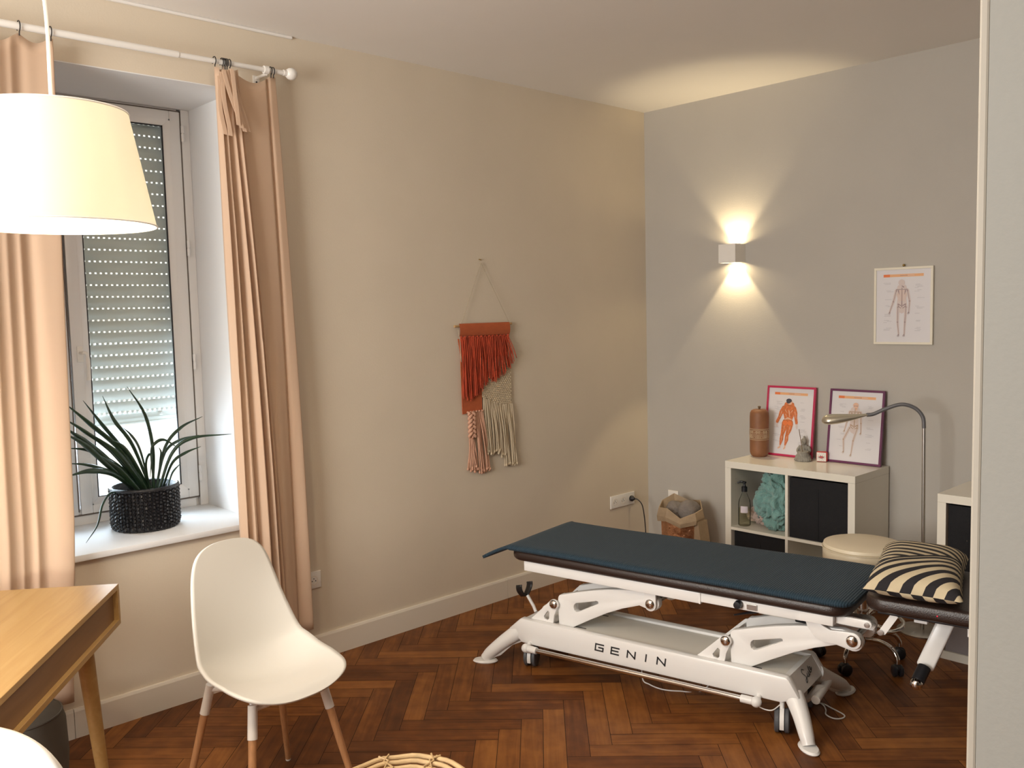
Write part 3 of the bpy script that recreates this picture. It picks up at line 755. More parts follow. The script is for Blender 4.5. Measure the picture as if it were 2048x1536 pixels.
# hinge hardware at the head end
mb = MB(); mb.prism([(.79, .472), (.79, .502), (.915, .502)]+rounded(.92, .487, .015, 90, -90, 6)+[(.90, .472)], -.212, -.198, XZ, bev=.002)
mb.prism([(.80, .445), (.80, .463), (.90, .47), (.93, .462), (.92, .445)], -.14, -.128, XZ)
mb.build('head_hinge', M_powder, tb)
MB().lathe([(0, 0), (.009, 0), (.009, .006), (0, .007)], 14, (.918, -.212, .487), axis=(0, -1, 0)).build('hinge_pin', M_steel, tb)
MB().lathe([(0, 0), (.010, 0), (.010, .008), (0, .009)], 14, (.962, -.20, .465), axis=(0, -1, 0)).build('hinge_pin', M_steel, tb)
mb = MB(); mb.prism([(.95, .46), (.962, .452), (.978, .46), (1.02, .53), (1.0, .545)], -.199, -.187, XZ); mb.build('head_link', M_powder, tb)
# padding
def pad(name, x0, x1, y0, y1, z0, z1, rc, re, m):
    mb = MB(); n = 8
    out = []
    for cx, cy, a0 in ((x1-rc, y1-rc, 0), (x0+rc, y1-rc, 90), (x0+rc, y0+rc, 180), (x1-rc, y0+rc, 270)):
        for k in range(n+1):
            a = radians(a0+90*k/n); out.append((cx, cy, cos(a), sin(a)))
    rings = []
    for i in range(9):
        a = -90+180*i/8
        zz = (z0+re+re*sin(radians(a))) if a <= 0 else (z1-re+re*sin(radians(a)))
        rr = rc-re+re*cos(radians(a))
        rings.append([mb.bm.verts.new((cx+ca*rr, cy+sa*rr, zz)) for cx, cy, ca, sa in out])
    N = len(out)
    for a, b in zip(rings, rings[1:]):
        for k in range(N): mb.bm.faces.new([a[k], a[(k+1) % N], b[(k+1) % N], b[k]])
    mb.bm.faces.new(rings[-1]); mb.bm.faces.new(list(reversed(rings[0])))
    return mb.build(name, m, tb, smooth=40)
pad('padding', -.665, .862, -.255, .275, .502, .551, .075, .020, M_vinyl)['label'] = 'dark brown vinyl padding of the long section'
pad('head_padding', .905, 1.75, -.240, .275, .547, .602, .075, .018, M_vinyl)['label'] = 'dark brown vinyl padding of the head section'
MB().box((.95, -.20, .532), (1.70, .235, .548), .003).build('head_board', M_black, tb, smooth=0)
for x, y in ((1.08, -.12), (1.262, -.175)):
    MB().box((x-.022, y-.014, .500), (x+.022, y+.014, .532), .002).build('socket_block', M_powder, tb, smooth=0)
# fold-down arm rest tube with black grip and chrome ball
A0, A1 = Vector((1.16, .0, .533)), Vector((1.075, -.055, .300)); dd = (A1-A0).normalized()
mb = MB(); 
nx = dd.cross(Vector((0, 1, 0))).normalized(); 
fr = Matrix((nx, dd.cross(nx).normalized(), dd)).transposed().to_4x4(); fr.translation = A0
L_ = (A1-A0).length
mb.box((-.030, -.010, 0), (.030, .010, L_-.01), .009, mtx=fr, seg=3); mb.build('swing_arm', M_powder, tb)
sa = bpy.data.objects['swing_arm']
mb = MB(); e0 = A1-dd*.02+Vector((0, -.02, 0)); e1 = e0+Vector((-.012, -.045, -.038)); mb.tube([e0, e1], .023, 20); mb.build('grip', M_black, sa)
MB().sph(e1+(e1-e0).normalized()*.012, .0225, (1, 1, 1), 20).build('ball_end', M_chrome, sa)
MB().sph((1.155, -.241, .572), .0018, seg=8).build('standby_light', M_led, tb)
# hand control hooks at the foot end
mb = MB(); mb.tube([(-.705, .02, .165), (-.725, .03, .188), (-.768, .04, .232)], .008, 10); hk = mb.build('hook_stem', M_powder, tb)
for sgn in (-1, 1):
    mb = MB()
    def hf(u, v, sgn=sgn):
        a = u; return Vector((-.785+.034*(v-.5)+sgn*.004, .04+sgn*(.004+.036*sin(a*1.9)), .228+.064*a+(.008*(v-.5))))
    mb.grid(hf, 10, 4); o_ = mb.build('hook', M_hook, hk, smooth=60, fixn=False); md = o_.modifiers.new('t', 'SOLIDIFY'); md.thickness = .004
# lettering on the beam
def strokes(mb, pl_, w, fn, th=.0009):
    for P_ in pl_:
        for a, b in zip(P_, P_[1:]):
            a = Vector(a); b = Vector(b); d = (b-a).normalized(); n = Vector((-d.y, d.x)); a2 = a-d*w*.5; b2 = b+d*w*.5
            q = [a2+n*w/2, b2+n*w/2, b2-n*w/2, a2-n*w/2]
            mb.prism([(p.x, p.y) for p in q], 0, th, fn)
G = [[(1, 1), (0, 1), (0, 0), (1, 0), (1, .5), (.45, .5)]]
E_ = [[(1, 1), (0, 1), (0, 0), (1, 0)], [(.12, .5), (.9, .5)]]
N_ = [[(0, 0), (0, 1), (1, 0), (1, 1)]]; I_ = [[(0, 0), (0, 1)]]
mb = MB()
for L_t, x0, w in ((G, -.213, .038), (E_, -.134, .036), (N_, -.055, .036), (I_, .033, 0), (N_, .086, .036)):
    zb = .1615+(x0+.21)*.012; ht = .028
    pls = [[(x0+px*w+.004*py, zb+py*ht) for px, py in P_] for P_ in L_t]
    mb = MB(); strokes(mb, pls, .0062, lambda x, z, d: (x, -.2322-d, z)); mb.build('letter', M_ink, tb, smooth=0)
# handwritten mark on the sloping end panel
mb = MB()
def endfn(s_, t_, d):
    # s along -y..+y, t up the slope ; plane between (.676,.156) and (.632,.226)
    p0 = Vector((.6768, 0, .156)); p1 = Vector((.6328, 0, .226)); q = p0+(p1-p0)*t_; nn = Vector((.07, 0, .044)).normalized()
    q = q+nn*(d+.0006); return (q.x, s_, q.z)
scr = catmull([(-.075, .78, 0), (-.088, .85, 0), (-.098, .72, 0), (-.085, .52, 0), (-.084, .32, 0), (-.10, .25, 0), (-.095, .36, 0), (-.070, .45, 0), (-.062, .55, 0), (-.066, .42, 0), (-.055, .40, 0), (-.047, .58, 0), (-.050, .42, 0), (-.038, .46, 0), (-.028, .78, 0), (-.032, .48, 0), (-.018, .50, 0), (-.012, .66, 0), (-.022, .68, 0), (-.016, .52, 0), (-.002, .60, 0)], 4)
strokes(mb, [[(p.x, p.y*.07) for p in scr]], .0022, lambda a, b, d: endfn(a, b/.07, d))
mb.build('script_mark', M_ink, tb, smooth=0)
# cables on the floor
mb = MB()
mb.tube(catmull([(.60, .02, .10), (.59, .09, .02), (.63, .115, .004), (.66, .12, .004), (.70, .10, .004), (.76, .065, .004), (.762, .03, .004), (.735, .012, .004), (.70, .03, .004), (.685, .075, .004), (.655, .11, .008), (.60, .10, .012)], 8), .0028, 8).build('cable', M_powder, tb); mb = MB()
mb.tube(catmull([(-.10, -.02, .11), (-.06, -.09, .02), (-.02, -.10, .004), (.05, -.115, .004), (.12, -.09, .004), (.20, -.03, .004), (.25, .03, .11)], 8), .0028, 8).build('cable', M_powder, tb); mb = MB()
mb.tube(catmull([(.50, -.23, .115), (.53, -.235, .092), (.575, -.232, .090), (.60, -.20, .11)], 6), .0022, 8)
mb.build('cable', M_powder, tb)

# ------------------------------------------------------------------ mat on the table
mt_ = thing('exercise_mat', 'dark blue ribbed foam mat covering the massage table', 'mat', TO+Vector((0, 0, .551)), TH)
mb = MB()
def mat_edge(u, v):
    x = -.80+u*1.675
    y0, y1 = -.262, .292
    # rounded right corners
    r = .055; e = x-(.875-r)
    ins = r-math.sqrt(max(0, r*r-e*e)) if e > 0 else 0
    y = (y0+ins)+(y1-y0-2*ins)*v
    z = .0052
    if x < -.64: z -= .070*((-.64-x)/.16)**1.35
    if x < -.76: z -= .0
    edge = max(0, (y0+.02)-y) + max(0, y-(y1-.02))
    z -= edge*.35*(1 if x > -.65 else 0)
    z += .0012*sin(x*9+y*7)
    if x > .83: z -= (x-.83)*.20
    return Vector((x, y, z+.001))
top = mb.grid(mat_edge, 120, 24)
o_ = mb.build('foam_sheet', M_mat, mt_, smooth=60, fixn=False); md = o_.modifiers.new('t', 'SOLIDIFY'); md.thickness = .014; md.offset = 1

# ------------------------------------------------------------------ cushion
cu = MB()
def cushion(mb, a, b, h, n=30):
    def prof(u): return (1-abs(u)**3.6)**.5
    for sgn in (1, -1):
        def f(u, v, sgn=sgn):
            x, y = 2*u-1, 2*v-1
            k = 1-.07*(1-abs(y)**2)*abs(x)**3; k2 = 1-.05*(1-abs(x)**2)*abs(y)**3
            z = h*prof(x)*prof(y)*sgn
            z *= 1 if sgn > 0 else .55
            return Vector((x*a*k, y*b*k2, z+.0004*sgn+.0015*noise.noise(Vector((x*3, y*5, sgn)))))
        mb.grid(f, n, n+16)
cushion(cu, .156, .312, .076)
bmesh.ops.remove_doubles(cu.bm, verts=cu.bm.verts[:], dist=.0012)
pc = TO+U*1.045+V*(-.002)+Vector((0, 0, .6455))
o_ = cu.build('cushion', M_pil, smooth=60)
o_.location = pc; o_.rotation_euler = (radians(-1), radians(1.5), TH+radians(8))
tag(o_, 'black and cream zebra striped cushion on the head end of the massage table', 'cushion')

# ================================================================== CHAIRS
def herm(xs, ys, x):
    n = len(xs); m = []
    for i in range(n):
        if i == 0: m.append((ys[1]-ys[0])/(xs[1]-xs[0]))
        elif i == n-1: m.append((ys[-1]-ys[-2])/(xs[-1]-xs[-2]))
        else:
            h0, h1 = xs[i]-xs[i-1], xs[i+1]-xs[i]; d0, d1 = (ys[i]-ys[i-1])/h0, (ys[i+1]-ys[i])/h1
            m.append((h1*d0+h0*d1)/(h0+h1))
    i = max(0, min(n-2, next((k for k in range(n-1) if x <= xs[k+1]), n-2)))
    h = xs[i+1]-xs[i]; s = (x-xs[i])/h
    return (2*s**3-3*s**2+1)*ys[i]+(s**3-2*s**2+s)*h*m[i]+(-2*s**3+3*s**2)*ys[i+1]+(s**3-s**2)*h*m[i+1]
T_ = [0, .12, .3, .48, .6, .72, .86, 1]
PY = [.235, .19, .07, -.07, -.155, -.2, -.235, -.265]
PZ = [.425, .445, .44, .43, .475, .58, .71, .84]
HWd = [.19, .222, .235, .235, .225, .203, .176, .150]
LF = [.0, .01, .03, .055, .05, .03, .01, .0]
def shell(t, u):
    y = herm(T_, PY, t); z = herm(T_, PZ, t)
    w = herm(T_, HWd, t)*max(0, 1-abs(2*t-1)**(14 if t > .5 else 5))**(1/2.4)
    e = 1e-3; ta, tb_ = max(0, t-e), min(1, t+e)
    dy = herm(T_, PY, tb_)-herm(T_, PY, ta); dz = herm(T_, PZ, tb_)-herm(T_, PZ, ta); l = math.hypot(dy, dz)
    Lf = herm(T_, LF, t)*abs(u)**2.2*(w/.2)
    return Vector((u*w*.896, (y+(dz/l)*Lf)*.896, (z+(-dy/l)*Lf)*1.043)), l
def make_chair(label, loc, rz):
    c = thing('shell_chair', label, 'chair', loc, rz)
    mb = MB(); NV, NU = 60, 29
    def tt(v): return .5-.5*cos(v*pi)
    rows = []
    for j in range(NV):
        t = .0004+.9992*tt(j/(NV-1))
        rows.append([mb.bm.verts.new(shell(t, 2*i/(NU-1)-1)[0]) for i in range(NU)])
    for a, b in zip(rows, rows[1:]):
        for i in range(NU-1): mb.bm.faces.new([a[i], a[i+1], b[i+1], b[i]])
    o = mb.build('seat_shell', M_shell, c, smooth=80, fixn=False)
    md = o.modifiers.new('t', 'SOLIDIFY'); md.thickness = .009; md.offset = 1
    mb = MB()
    for sx in (-1, 1): mb.tube([(sx*.13, .09, .405), (sx*.06, -.035, .425), (sx*.13, -.16, .405)], .009, 10)
    mb.tube([(-.13, .09, .407), (.13, .09, .407)], .008, 10); mb.tube([(-.13, -.16, .407), (.13, -.16, .407)], .008, 10)
    mb.build('under_frame', M_white, c)
    for sx in (-1, 1):
        for sy in (-1, 1):
            t0 = Vector((sx*.132, sy*.128-.035, .415)); f0 = Vector((sx*.205, sy*.205-.035, .0)); d = f0-t0
            mb = MB(); mb.tube([t0+d*.14, t0+d*.5, f0+Vector((0, 0, .006))], [.0135, .0125, .0095], 16); l = mb.build('leg', M_beech, c)
            mb = MB(); mb.tube([t0-d*.02, t0+d*.22], [.0155, .0158], 16); mb.build('leg_socket', M_white, l)
            mb = MB(); mb.lathe([(0, 0), (.009, 0), (.010, .006), (0, .007)], 12, f0); mb.build('glide', M_white, l)
    return c
# lathe of leg 'glide' is on the floor
ch1 = make_chair('white plastic shell chair with beech legs in front of the window wall', (1.036, -3.339, 0), -1.486)
ch2 = tree_copy(ch1, (1.739, -4.089, 0), .399)
ch2['label'] = 'white plastic shell chair cut off at the lower left, in front of the desk'
ch2['category'] = 'chair'

# ================================================================== DESK
dk = thing('desk', 'oak veneer desk with recessed end panel and round tapered legs under the pendant lamp', 'desk', (.605, -3.662, 0), math.atan2(-.589, .808))
# local +x runs along the near long edge, local -y away towards the window
DL, DW, ZT, ZB = 1.15, .62, .75, .612
mb = MB(); mb.box((0, -DW, ZT-.018), (DL, 0, ZT), .0012); mb.build('desk_top', M_oak, dk, smooth=0)
mb = MB(); mb.box((0, -DW, ZB), (DL, 0, ZB+.018), .001); mb.box((0, -DW, ZB+.018), (.018, 0, ZT-.018)); mb.box((DL-.018, -DW, ZB+.018), (DL, 0, ZT-.018)); mb.build('desk_case', M_oak, dk, smooth=0)
mb = MB(); mb.box((.018, -.03, ZB+.018), (DL-.018, -.016, ZT-.018)); mb.box((.018, -DW+.016, ZB+.018), (DL-.018, -DW+.03, ZT-.018)); mb.build('recessed_panel', M_oakshade, dk, smooth=0)
for x, y, dx, dy in ((.11, -.09, -.05, .03), (DL-.11, -.09, .05, .03), (.11, -DW+.09, -.05, -.03), (DL-.11, -DW+.09, .05, -.03)):
    mb = MB(); mb.tube([(x, y, ZB), (x+dx, y+dy, .004)], [.029, .0175], 24); mb.build('leg', M_oak, dk)

# ================================================================== CUBE SHELVES
def shelf(label, x, y0, w=.765, h=.765, d=.39):
    k = thing('cube_shelf', label, 'shelf', (x, y0, 0))
    t, s = .038, .016
    mb = MB(); mb.box((0, 0, h-t), (w, d, h), .0008); mb.build('top_panel', M_lac, k, smooth=0)
    mb = MB(); mb.box((0, 0, 0), (w, d, t), .0008); mb.build('bottom_panel', M_lac, k, smooth=0)
    for a in (0, w-t):
        mb = MB(); mb.box((a, 0.0, t+.0006), (a+t, d, h-t-.0006), .0008); mb.build('side_panel', M_lac, k, smooth=0)
    mb = MB(); mb.box((w/2-s/2, .001, t), (w/2+s/2, d-.001, h-t)); mb.build('upright', M_lac, k, smooth=0)
    for a, b in ((t, w/2-s/2), (w/2+s/2, w-t)):
        mb = MB(); mb.box((a, .001, h/2-s/2), (b, d-.001, h/2+s/2)); mb.build('shelf_board', M_lac, k, smooth=0)
    mb = MB()
    for px in (.02, w/2, w-.02): mb.lathe([(0, 0), (.004, 0), (.004, .0006), (0, .0007)], 10, (px, .02, h))
    for pz in (.66, .63): mb.lathe([(0, 0), (.0025, 0), (.0025, .0006), (0, .0007)], 8, (t, .05, pz), axis=(1, 0, 0))
    mb.build('screw_covers', M_steel, k, smooth=0)
    return k
SX, SY = .8656, -.4035
shelf('white two by two cube shelf against the grey wall, holding towels', SX, SY)
shelf('white cube shelf cut off by the partition at the right', 2.094, -.558)
def bin_(label, x, y, z, m, w=.325, h=.325, d=.36, seam=True):
    b = thing('storage_bin', label, 'storage bin', (x, y, z))
    mb = MB(); t = .006
    mb.box((0, 0, 0), (w, d, t)); mb.box((0, 0, t), (w, t, h), .001); mb.box((0, d-t, t), (w, d, h)); mb.box((0, t, t), (t, d-t, h)); mb.box((w-t, t, t), (w, d-t, h))
    mb.build('fabric_body', m, b, smooth=0)
    mb = MB(); mb.box((w*.49, -.003, .004), (w*.51, 0, h*.86), .001); mb.build('pull_strap', m, b, smooth=0)
    return b
z1 = .765/2+.008; z0_ = .038
bin_('black fabric storage bin in the upper right compartment of the towel shelf', SX+.395, SY+.012, z1+.001, M_bin, w=.327)
bin_('black fabric storage bin in the lower left compartment of the towel shelf', SX+.042, SY+.03, z0_+.001, M_bin, w=.327)
bin_('black fabric storage bin in the upper part of the shelf beside the partition', 2.094+.042, -.558+.02, z1+.001, M_bin, w=.327)
bin_('grey fabric storage bin low in the shelf beside the partition', 2.094+.042, -.558+.008, z0_+.001, M_greybin, w=.327, h=.30)
bpy.data.objects['storage_bin'].name = 'storage_bin'

# crumpled towels
def crumple(name, label, c, r, scale, m, seed, amp, yflat=None):
    mb = MB(); b = bmesh.new(); bmesh.ops.create_icosphere(b, subdivisions=6, radius=1)
    for v in b.verts:
        n = v.co.normalized(); p = n*1.6+Vector((seed, seed*2, 0))
        w = Vector((noise.noise(p*1.3), noise.noise(p*1.3+Vector((9, 3, 1))), noise.noise(p*1.3+Vector((4, 7, 2)))))
        q = p*.75+w*.8
        rg = 1-abs(noise.noise(q*1.5))*2.0; rg2 = 1-abs(noise.noise(q*3.4))*2.0; rg3 = 1-abs(noise.noise(q*7.5))*2
        d = 1+amp*(.62*rg+.26*rg2+.06*rg3-.5)+.30*noise.noise(n*1.5+Vector((seed, 0, 0)))
        co = n*d*r; v.co = Vector((co.x*scale[0], co.y*scale[1], co.z*scale[2]))
    lo = min(v.co.z for v in b.verts)
    for v in b.verts:
        fl = lo*.72
        if v.co.z < fl: v.co.z = fl+(v.co.z-fl)*.05
    lo = min(v.co.z for v in b.verts)
    for v in b.verts: v.co.z -= lo
    mb.add(b)
    o = mb.build(name, m, smooth=180); o.location = c; tag(o, label, 'towel'); return o
def clampx(o, x0, x1, y0, y1, z1):
    me = o.data
    for v in me.vertices:
        w = v.co+o.location
        w.x = max(x0, min(x1, w.x)); w.y = max(y0, min(y1, w.y)); w.z = min(z1, w.z); v.co = w-o.location
zs_ = z1+.001
tt_ = crumple('teal_towel', 'crumpled teal towel stuffed beside the soap bottle in the white shelf', (SX+.270, SY+.15, zs_), .165, (.80, .78, 1.05), M_teal, 2.3, .50)
clampx(tt_, SX+.04, SX+.373, SY+.004, SY+.385, .722)
pt_ = crumple('beige_towel', 'crumpled beige pink towel half under the teal towel', (SX+.178, SY+.21, zs_), .092, (1.15, 1.3, .75), M_pink, 5.1, .55)
clampx(pt_, SX+.04, SX+.373, SY+.004, SY+.385, .722)

# soap bottle
sb = thing('soap_bottle', 'clear pump bottle half full of soap in the upper left compartment', 'bottle', (SX+.078, SY+.075, zs_))
MB().lathe([(0, 0), (.030, 0), (.034, .005), (.034, .12), (.031, .145), (.018, .175), (.012, .19), (.012, .20)], 28).build('bottle_body', M_clear, sb)
MB().lathe([(0, .003), (.0305, .004), (.0312, .10), (0, .1005)], 28).build('liquid', M_liquid, sb)
mb = MB()
def lab(u, v): a = radians(-110+70*u)+.25; return Vector((.0345*cos(a), .0345*sin(a), .078+.038*v))
mb.grid(lab, 10, 2); mb.build('paper_label', M_soap, sb, fixn=False)
mb = MB(); mb.lathe([(.0, .195), (.0165, .195), (.0165, .222), (.008, .226), (.006, .24), (.011, .243), (.011, .252), (0, .254)], 20); mb.tube(catmull([(0, 0, .248), (-.02, -.008, .250), (-.036, -.016, .243)], 5), [.006]*6+[.004]*5, 10)
mb.build('pump', M_black, sb)

# ================================================================== THINGS ON THE SHELF
ZT2 = .765
va = thing('ceramic_vase', 'tall brown lidded vase with carved cream band on the white shelf', 'vase', (SX+.066, -.150, ZT2))
mb = MB(); prof = [(0, 0), (.038, .0), (.047, .008), (.053, .025), (.054, .05), (.054, .235), (.052, .255), (.045, .268), (.034, .274), (.0, .276)]
mb.lathe(prof, 48); mb.build('vase_body', M_vase, va)
MB().lathe([(0, .275), (.006, .276), (.006, .282), (.009, .286), (.008, .292), (0, .294)], 16).build('lid_knob', M_ember, va)
mb = MB()
def cyl(s_, z, r=.0543): a = s_/.054; return Vector((r*cos(a), r*sin(a), z))
for z in (.102, .110, .156, .164): mb.tube([cyl(.054*2*pi*k/48, z) for k in range(48)], .0017, 5, closed=True)
per = 2*pi*.054; nC = 8
for k in range(nC):
    s0 = per*k/nC
    for r in (.006, .011, .016, .021):
        pts = [cyl(s0+r*cos(radians(a))*1.05, .113+r*sin(radians(a))*1.55) for a in range(0, 181, 20)]
        pts = [p for p in pts if p.z < .155]
        if len(pts) > 2: mb.tube(pts, .0015, 5)
    s1_ = s0+per/nC/2
    for r in (.005, .009, .013):
        pts = [cyl(s1_+r*cos(radians(a)), .153-r*sin(radians(a))) for a in range(0, 181, 20)]; mb.tube(pts, .0015, 5)
mb.build('carved_band', M_carve, va)

# framed posters
PZC = [0]
def nz():
    PZC[0] += 1; return PZC[0]*.045
def limb(mb, P_, w, z, fn, mi):
    # tapered flat limb along polyline with widths
    mb.mi = mi
    for i in range(len(P_)-1):
        a = Vector(P_[i]); b = Vector(P_[i+1]); d = b-a
        if d.length < 1e-6: continue
        d.normalize(); n = Vector((-d.y, d.x)); wa, wb = w[i]/2, w[i+1]/2
        q = [a+n*wa, b+n*wb]+[b+(n*cos(t)+d*sin(t))*wb for t in (pi/4, pi/2, 3*pi/4)]+[b-n*wb, a-n*wa]+[a-(n*cos(t)+d*sin(t))*wa for t in (pi/4, pi/2, 3*pi/4)]
        z = nz(); vs = [fn(p.x, p.y, z) for p in q]
        mb.faces(vs, [tuple(range(len(vs)))])
def disc(mb, c, rx, ry, z, fn, mi, n=20):
    z = nz(); mb.mi = mi; mb.faces([fn(c[0]+rx*cos(2*pi*k/n), c[1]+ry*sin(2*pi*k/n), z) for k in range(n)], [tuple(range(n))])
def rect(mb, x0, y0, x1, y1, z, fn, mi):
    z = nz(); mb.mi = mi; mb.faces([fn(x0, y0, z), fn(x1, y0, z), fn(x1, y1, z), fn(x0, y1, z)], [(0, 1, 2, 3)])
PM = [M_or1, M_or2, M_mus, M_mus2, M_bone, M_bone2, M_halo, M_hair, M_cap]
def poster(w, h, kind, fr, mf, parent, bar=(.055, .036)):
    # local: x right, z up, y = -depth ; origin bottom left back
    t = .012
    mb = MB()
    mb.box((0, -.016, 0), (w, 0, t), .001); mb.box((0, -.016, h-t), (w, 0, h), .001); mb.box((0, -.016, t), (t, 0, h-t), .001); mb.box((w-t, -.016, t), (w, 0, h-t), .001)
    mb.build('frame', mf, parent, smooth=0)
    pp = MB().box((t-.001, -.011, t-.001), (w-t+.001, -.003, h-t+.001)).build('poster_sheet', M_paper, parent, smooth=0)
    PZC[0] = 0; mb = MB(); fn = lambda x, y, z: (x*w, -.0112-z*.0002, y*h)
    y0 = 1-.125
    rect(mb, .16, y0, .27, y0+.035, 1, fn, 0); rect(mb, .27, y0, .84, y0+.035, 1, fn, 1)
    rr = random.Random(len(kind))
    # illegible title
    x = .45
    while x < .68:
        ww = rr.uniform(.008, .02); rect(mb, x, y0+.013, x+ww, y0+.022, 2, fn, 5 if x < .57 else 6); x += ww+.006
    # caption lines at both sides of the figure
    for side in (0, 1):
        for blk in range(7):
            yb = .80-blk*.095-rr.uniform(0, .03); nl = rr.randint(1, 4)
            for l in range(nl):
                ln = rr.uniform(.06, .13); yy = yb-l*.014
                if side == 0: xs = rr.uniform(.16, .24); rect(mb, xs, yy, xs+ln, yy+.0025, 1, fn, 8)
                else: xs = rr.uniform(.69, .74); rect(mb, xs, yy, xs+ln, yy+.0025, 1, fn, 8)
    A = h/w
    if kind == 'muscle':
        limb(mb, [(.475, .725), (.475, .67), (.475, .60), (.46, .53), (.455, .47)], [.10, .26, .22, .13, .18], 1, fn, 2)
        for P_, w_ in (([(.37, .675), (.315, .62), (.285, .55), (.245, .49), (.235, .455)], [.10, .075, .055, .055, .03]), ([(.575, .675), (.615, .62), (.625, .55), (.645, .49), (.65, .455)], [.10, .075, .055, .055, .03])): limb(mb, P_, w_, 2, fn, 2)
        limb(mb, [(.405, .47), (.39, .39), (.365, .31), (.355, .24), (.335, .15)], [.12, .105, .065, .075, .025], 2, fn, 2)
        limb(mb, [(.52, .47), (.50, .39), (.465, .31), (.46, .24), (.435, .15)], [.12, .105, .065, .075, .025], 2, fn, 2)
        for P_ in ([(.335, .145), (.33, .125), (.295, .11)], [(.435, .145), (.435, .125), (.415, .105)]): limb(mb, P_, [.025, .03, .022], 3, fn, 3)
        limb(mb, [(.44, .775), (.455, .72), (.485, .62), (.50, .56)], [.03, .022, .02, .008], 4, fn, 3); limb(mb, [(.40, .525), (.46, .545), (.54, .53)], [.012, .03, .012], 4, fn, 3)
        for (cx, cy, a, b_) in ((.415, .475, .052, .036), (.505, .475, .045, .032)): disc(mb, (cx, cy), a, b_, 5, fn, 0)
        for q in ([(.40, .43), (.385, .35)], [(.52, .43), (.49, .33)], [(.36, .28), (.35, .20)], [(.465, .28), (.45, .20)], [(.33, .64), (.29, .55)], [(.60, .64), (.63, .55)], [(.40, .66), (.44, .62)], [(.55, .66), (.51, .62)], [(.41, .60), (.44, .56)]): limb(mb, q, [.012, .004], 5, fn, 3)
        limb(mb, [(.235, .455), (.245, .43), (.255, .42)], [.035, .045, .03], 3, fn, 6); limb(mb, [(.65, .455), (.655, .43), (.66, .405)], [.035, .045, .02], 3, fn, 6)
        limb(mb, [(.465, .75), (.475, .70)], [.075, .09], 2, fn, 2)
        disc(mb, (.485, .775), .050, .038, 3, fn, 3); disc(mb, (.465, .795), .058, .030, 4, fn, 7); disc(mb, (.455, .778), .042, .024, 4, fn, 7)
    else:
        back = kind == 'back'; bc = 5 if back else 4
        if back:
            Ls = [[(.385, .695), (.335, .555), (.275, .425)], [(.575, .695), (.61, .56), (.60, .425)], [(.415, .485), (.41, .29), (.43, .135)], [(.55, .485), (.535, .29), (.525, .135)]]; cx = .48; cy0 = .70
        else:
            Ls = [[(.385, .69), (.345, .56), (.31, .45)], [(.585, .69), (.60, .55), (.61, .43)], [(.40, .48), (.30, .32), (.315, .165)], [(.54, .48), (.48, .31), (.455, .13)]]; cx = .48; cy0 = .69
        limb(mb, [(cx, cy0-.01), (cx, .60), (cx, .49)], [.20, .15, .18], 1, fn, 6)
        for q in Ls: limb(mb, q, [.055, .042, .03], 1, fn, 6)
        limb(mb, [(cx, .775), (cx, .66), (cx, .49)], [.012, .016, .02], 3, fn, bc)
        for k in range(8):
            yy = cy0-.004-k*.018; ww = .035+.045*sin((k+1)/9*pi)
            for sg in (-1, 1): limb(mb, [(cx, yy), (cx+sg*ww*.7, yy+.007), (cx+sg*ww, yy-.011)], [.003, .0035, .003], 3, fn, 3 if back else bc)
        for sg in (-1, 1):
            limb(mb, [(cx, cy0+.012), (cx+sg*.095, cy0+.010)], [.006, .012], 4, fn, bc)
            limb(mb, [(cx+sg*.06, cy0-.005), (cx+sg*.045, cy0-.05)], [.022, .006], 4, fn, bc)
            limb(mb, [(cx+sg*.02, .505), (cx+sg*.065, .525), (cx+sg*.06, .495), (cx+sg*.015, .470)], [.014, .015, .012, .009], 3, fn, bc)
        for q in Ls:
            limb(mb, q, [.010, .008, .006], 4, fn, bc)
            for p in q[:2]: disc(mb, p, .012, .009, 5, fn, bc)
            e = q[-1]
            for k in range(-2, 3): limb(mb, [e, (e[0]+k*.011-.01, e[1]-.040+abs(k)*.007)], [.006, .003], 4, fn, bc)
        hc = (cx-.005, .80) if back else (cx+.01, .785)
        disc(mb, hc, .056, .042, 4, fn, 6, 24)
        if not back: disc(mb, (hc[0], hc[1]+.002), .047, .035, 5, fn, 3, 24)
        limb(mb, [(hc[0]+.008, hc[1]-.025), (hc[0]+.012, hc[1]-.050)], [.055, .034], 6, fn, 6 if back else 3)
        if back: limb(mb, [(hc[0]+.005, hc[1]-.043), (hc[0]+.035, hc[1]-.058)], [.012, .018], 7, fn, 5)
        else:
            for dx in (-.018, .020): disc(mb, (hc[0]+dx, hc[1]-.006), .012, .008, 7, fn, 5)
            limb(mb, [(hc[0]-.016, hc[1]-.042), (hc[0]+.024, hc[1]-.042)], [.005, .005], 7, fn, 5)
    mb.build('print', PM, parent, smooth=0, fixn=False)
    return parent
def framed(label, x0, ybot, lean, w, h, kind, mf, z=ZT2, rzz=0):
    p = thing('framed_poster', label, 'poster', (x0, ybot, z)); p.rotation_euler = (-math.atan2(lean, h), 0, rzz)
    poster(w, h, kind, None, mf, p); return p
framed('pink framed poster of a muscled man seen from behind, leaning on the wall', SX+.048, -.062, .050, .305, .405, 'muscle', M_pframe)
framed('purple framed poster of a skeleton seen from the front, leaning on the wall', SX+.440, -.066, .052, .308, .405, 'front', M_vframe)
wp = thing('framed_poster', 'white framed poster of a skeleton seen from behind, hung on the grey wall', 'poster', (1.542, -.002, 1.417))
poster(.306, .403, 'back', None, M_wframe, wp)
MB().sph((.155, -.012, .412), .007, seg=10).build('hook', M_brass, wp)

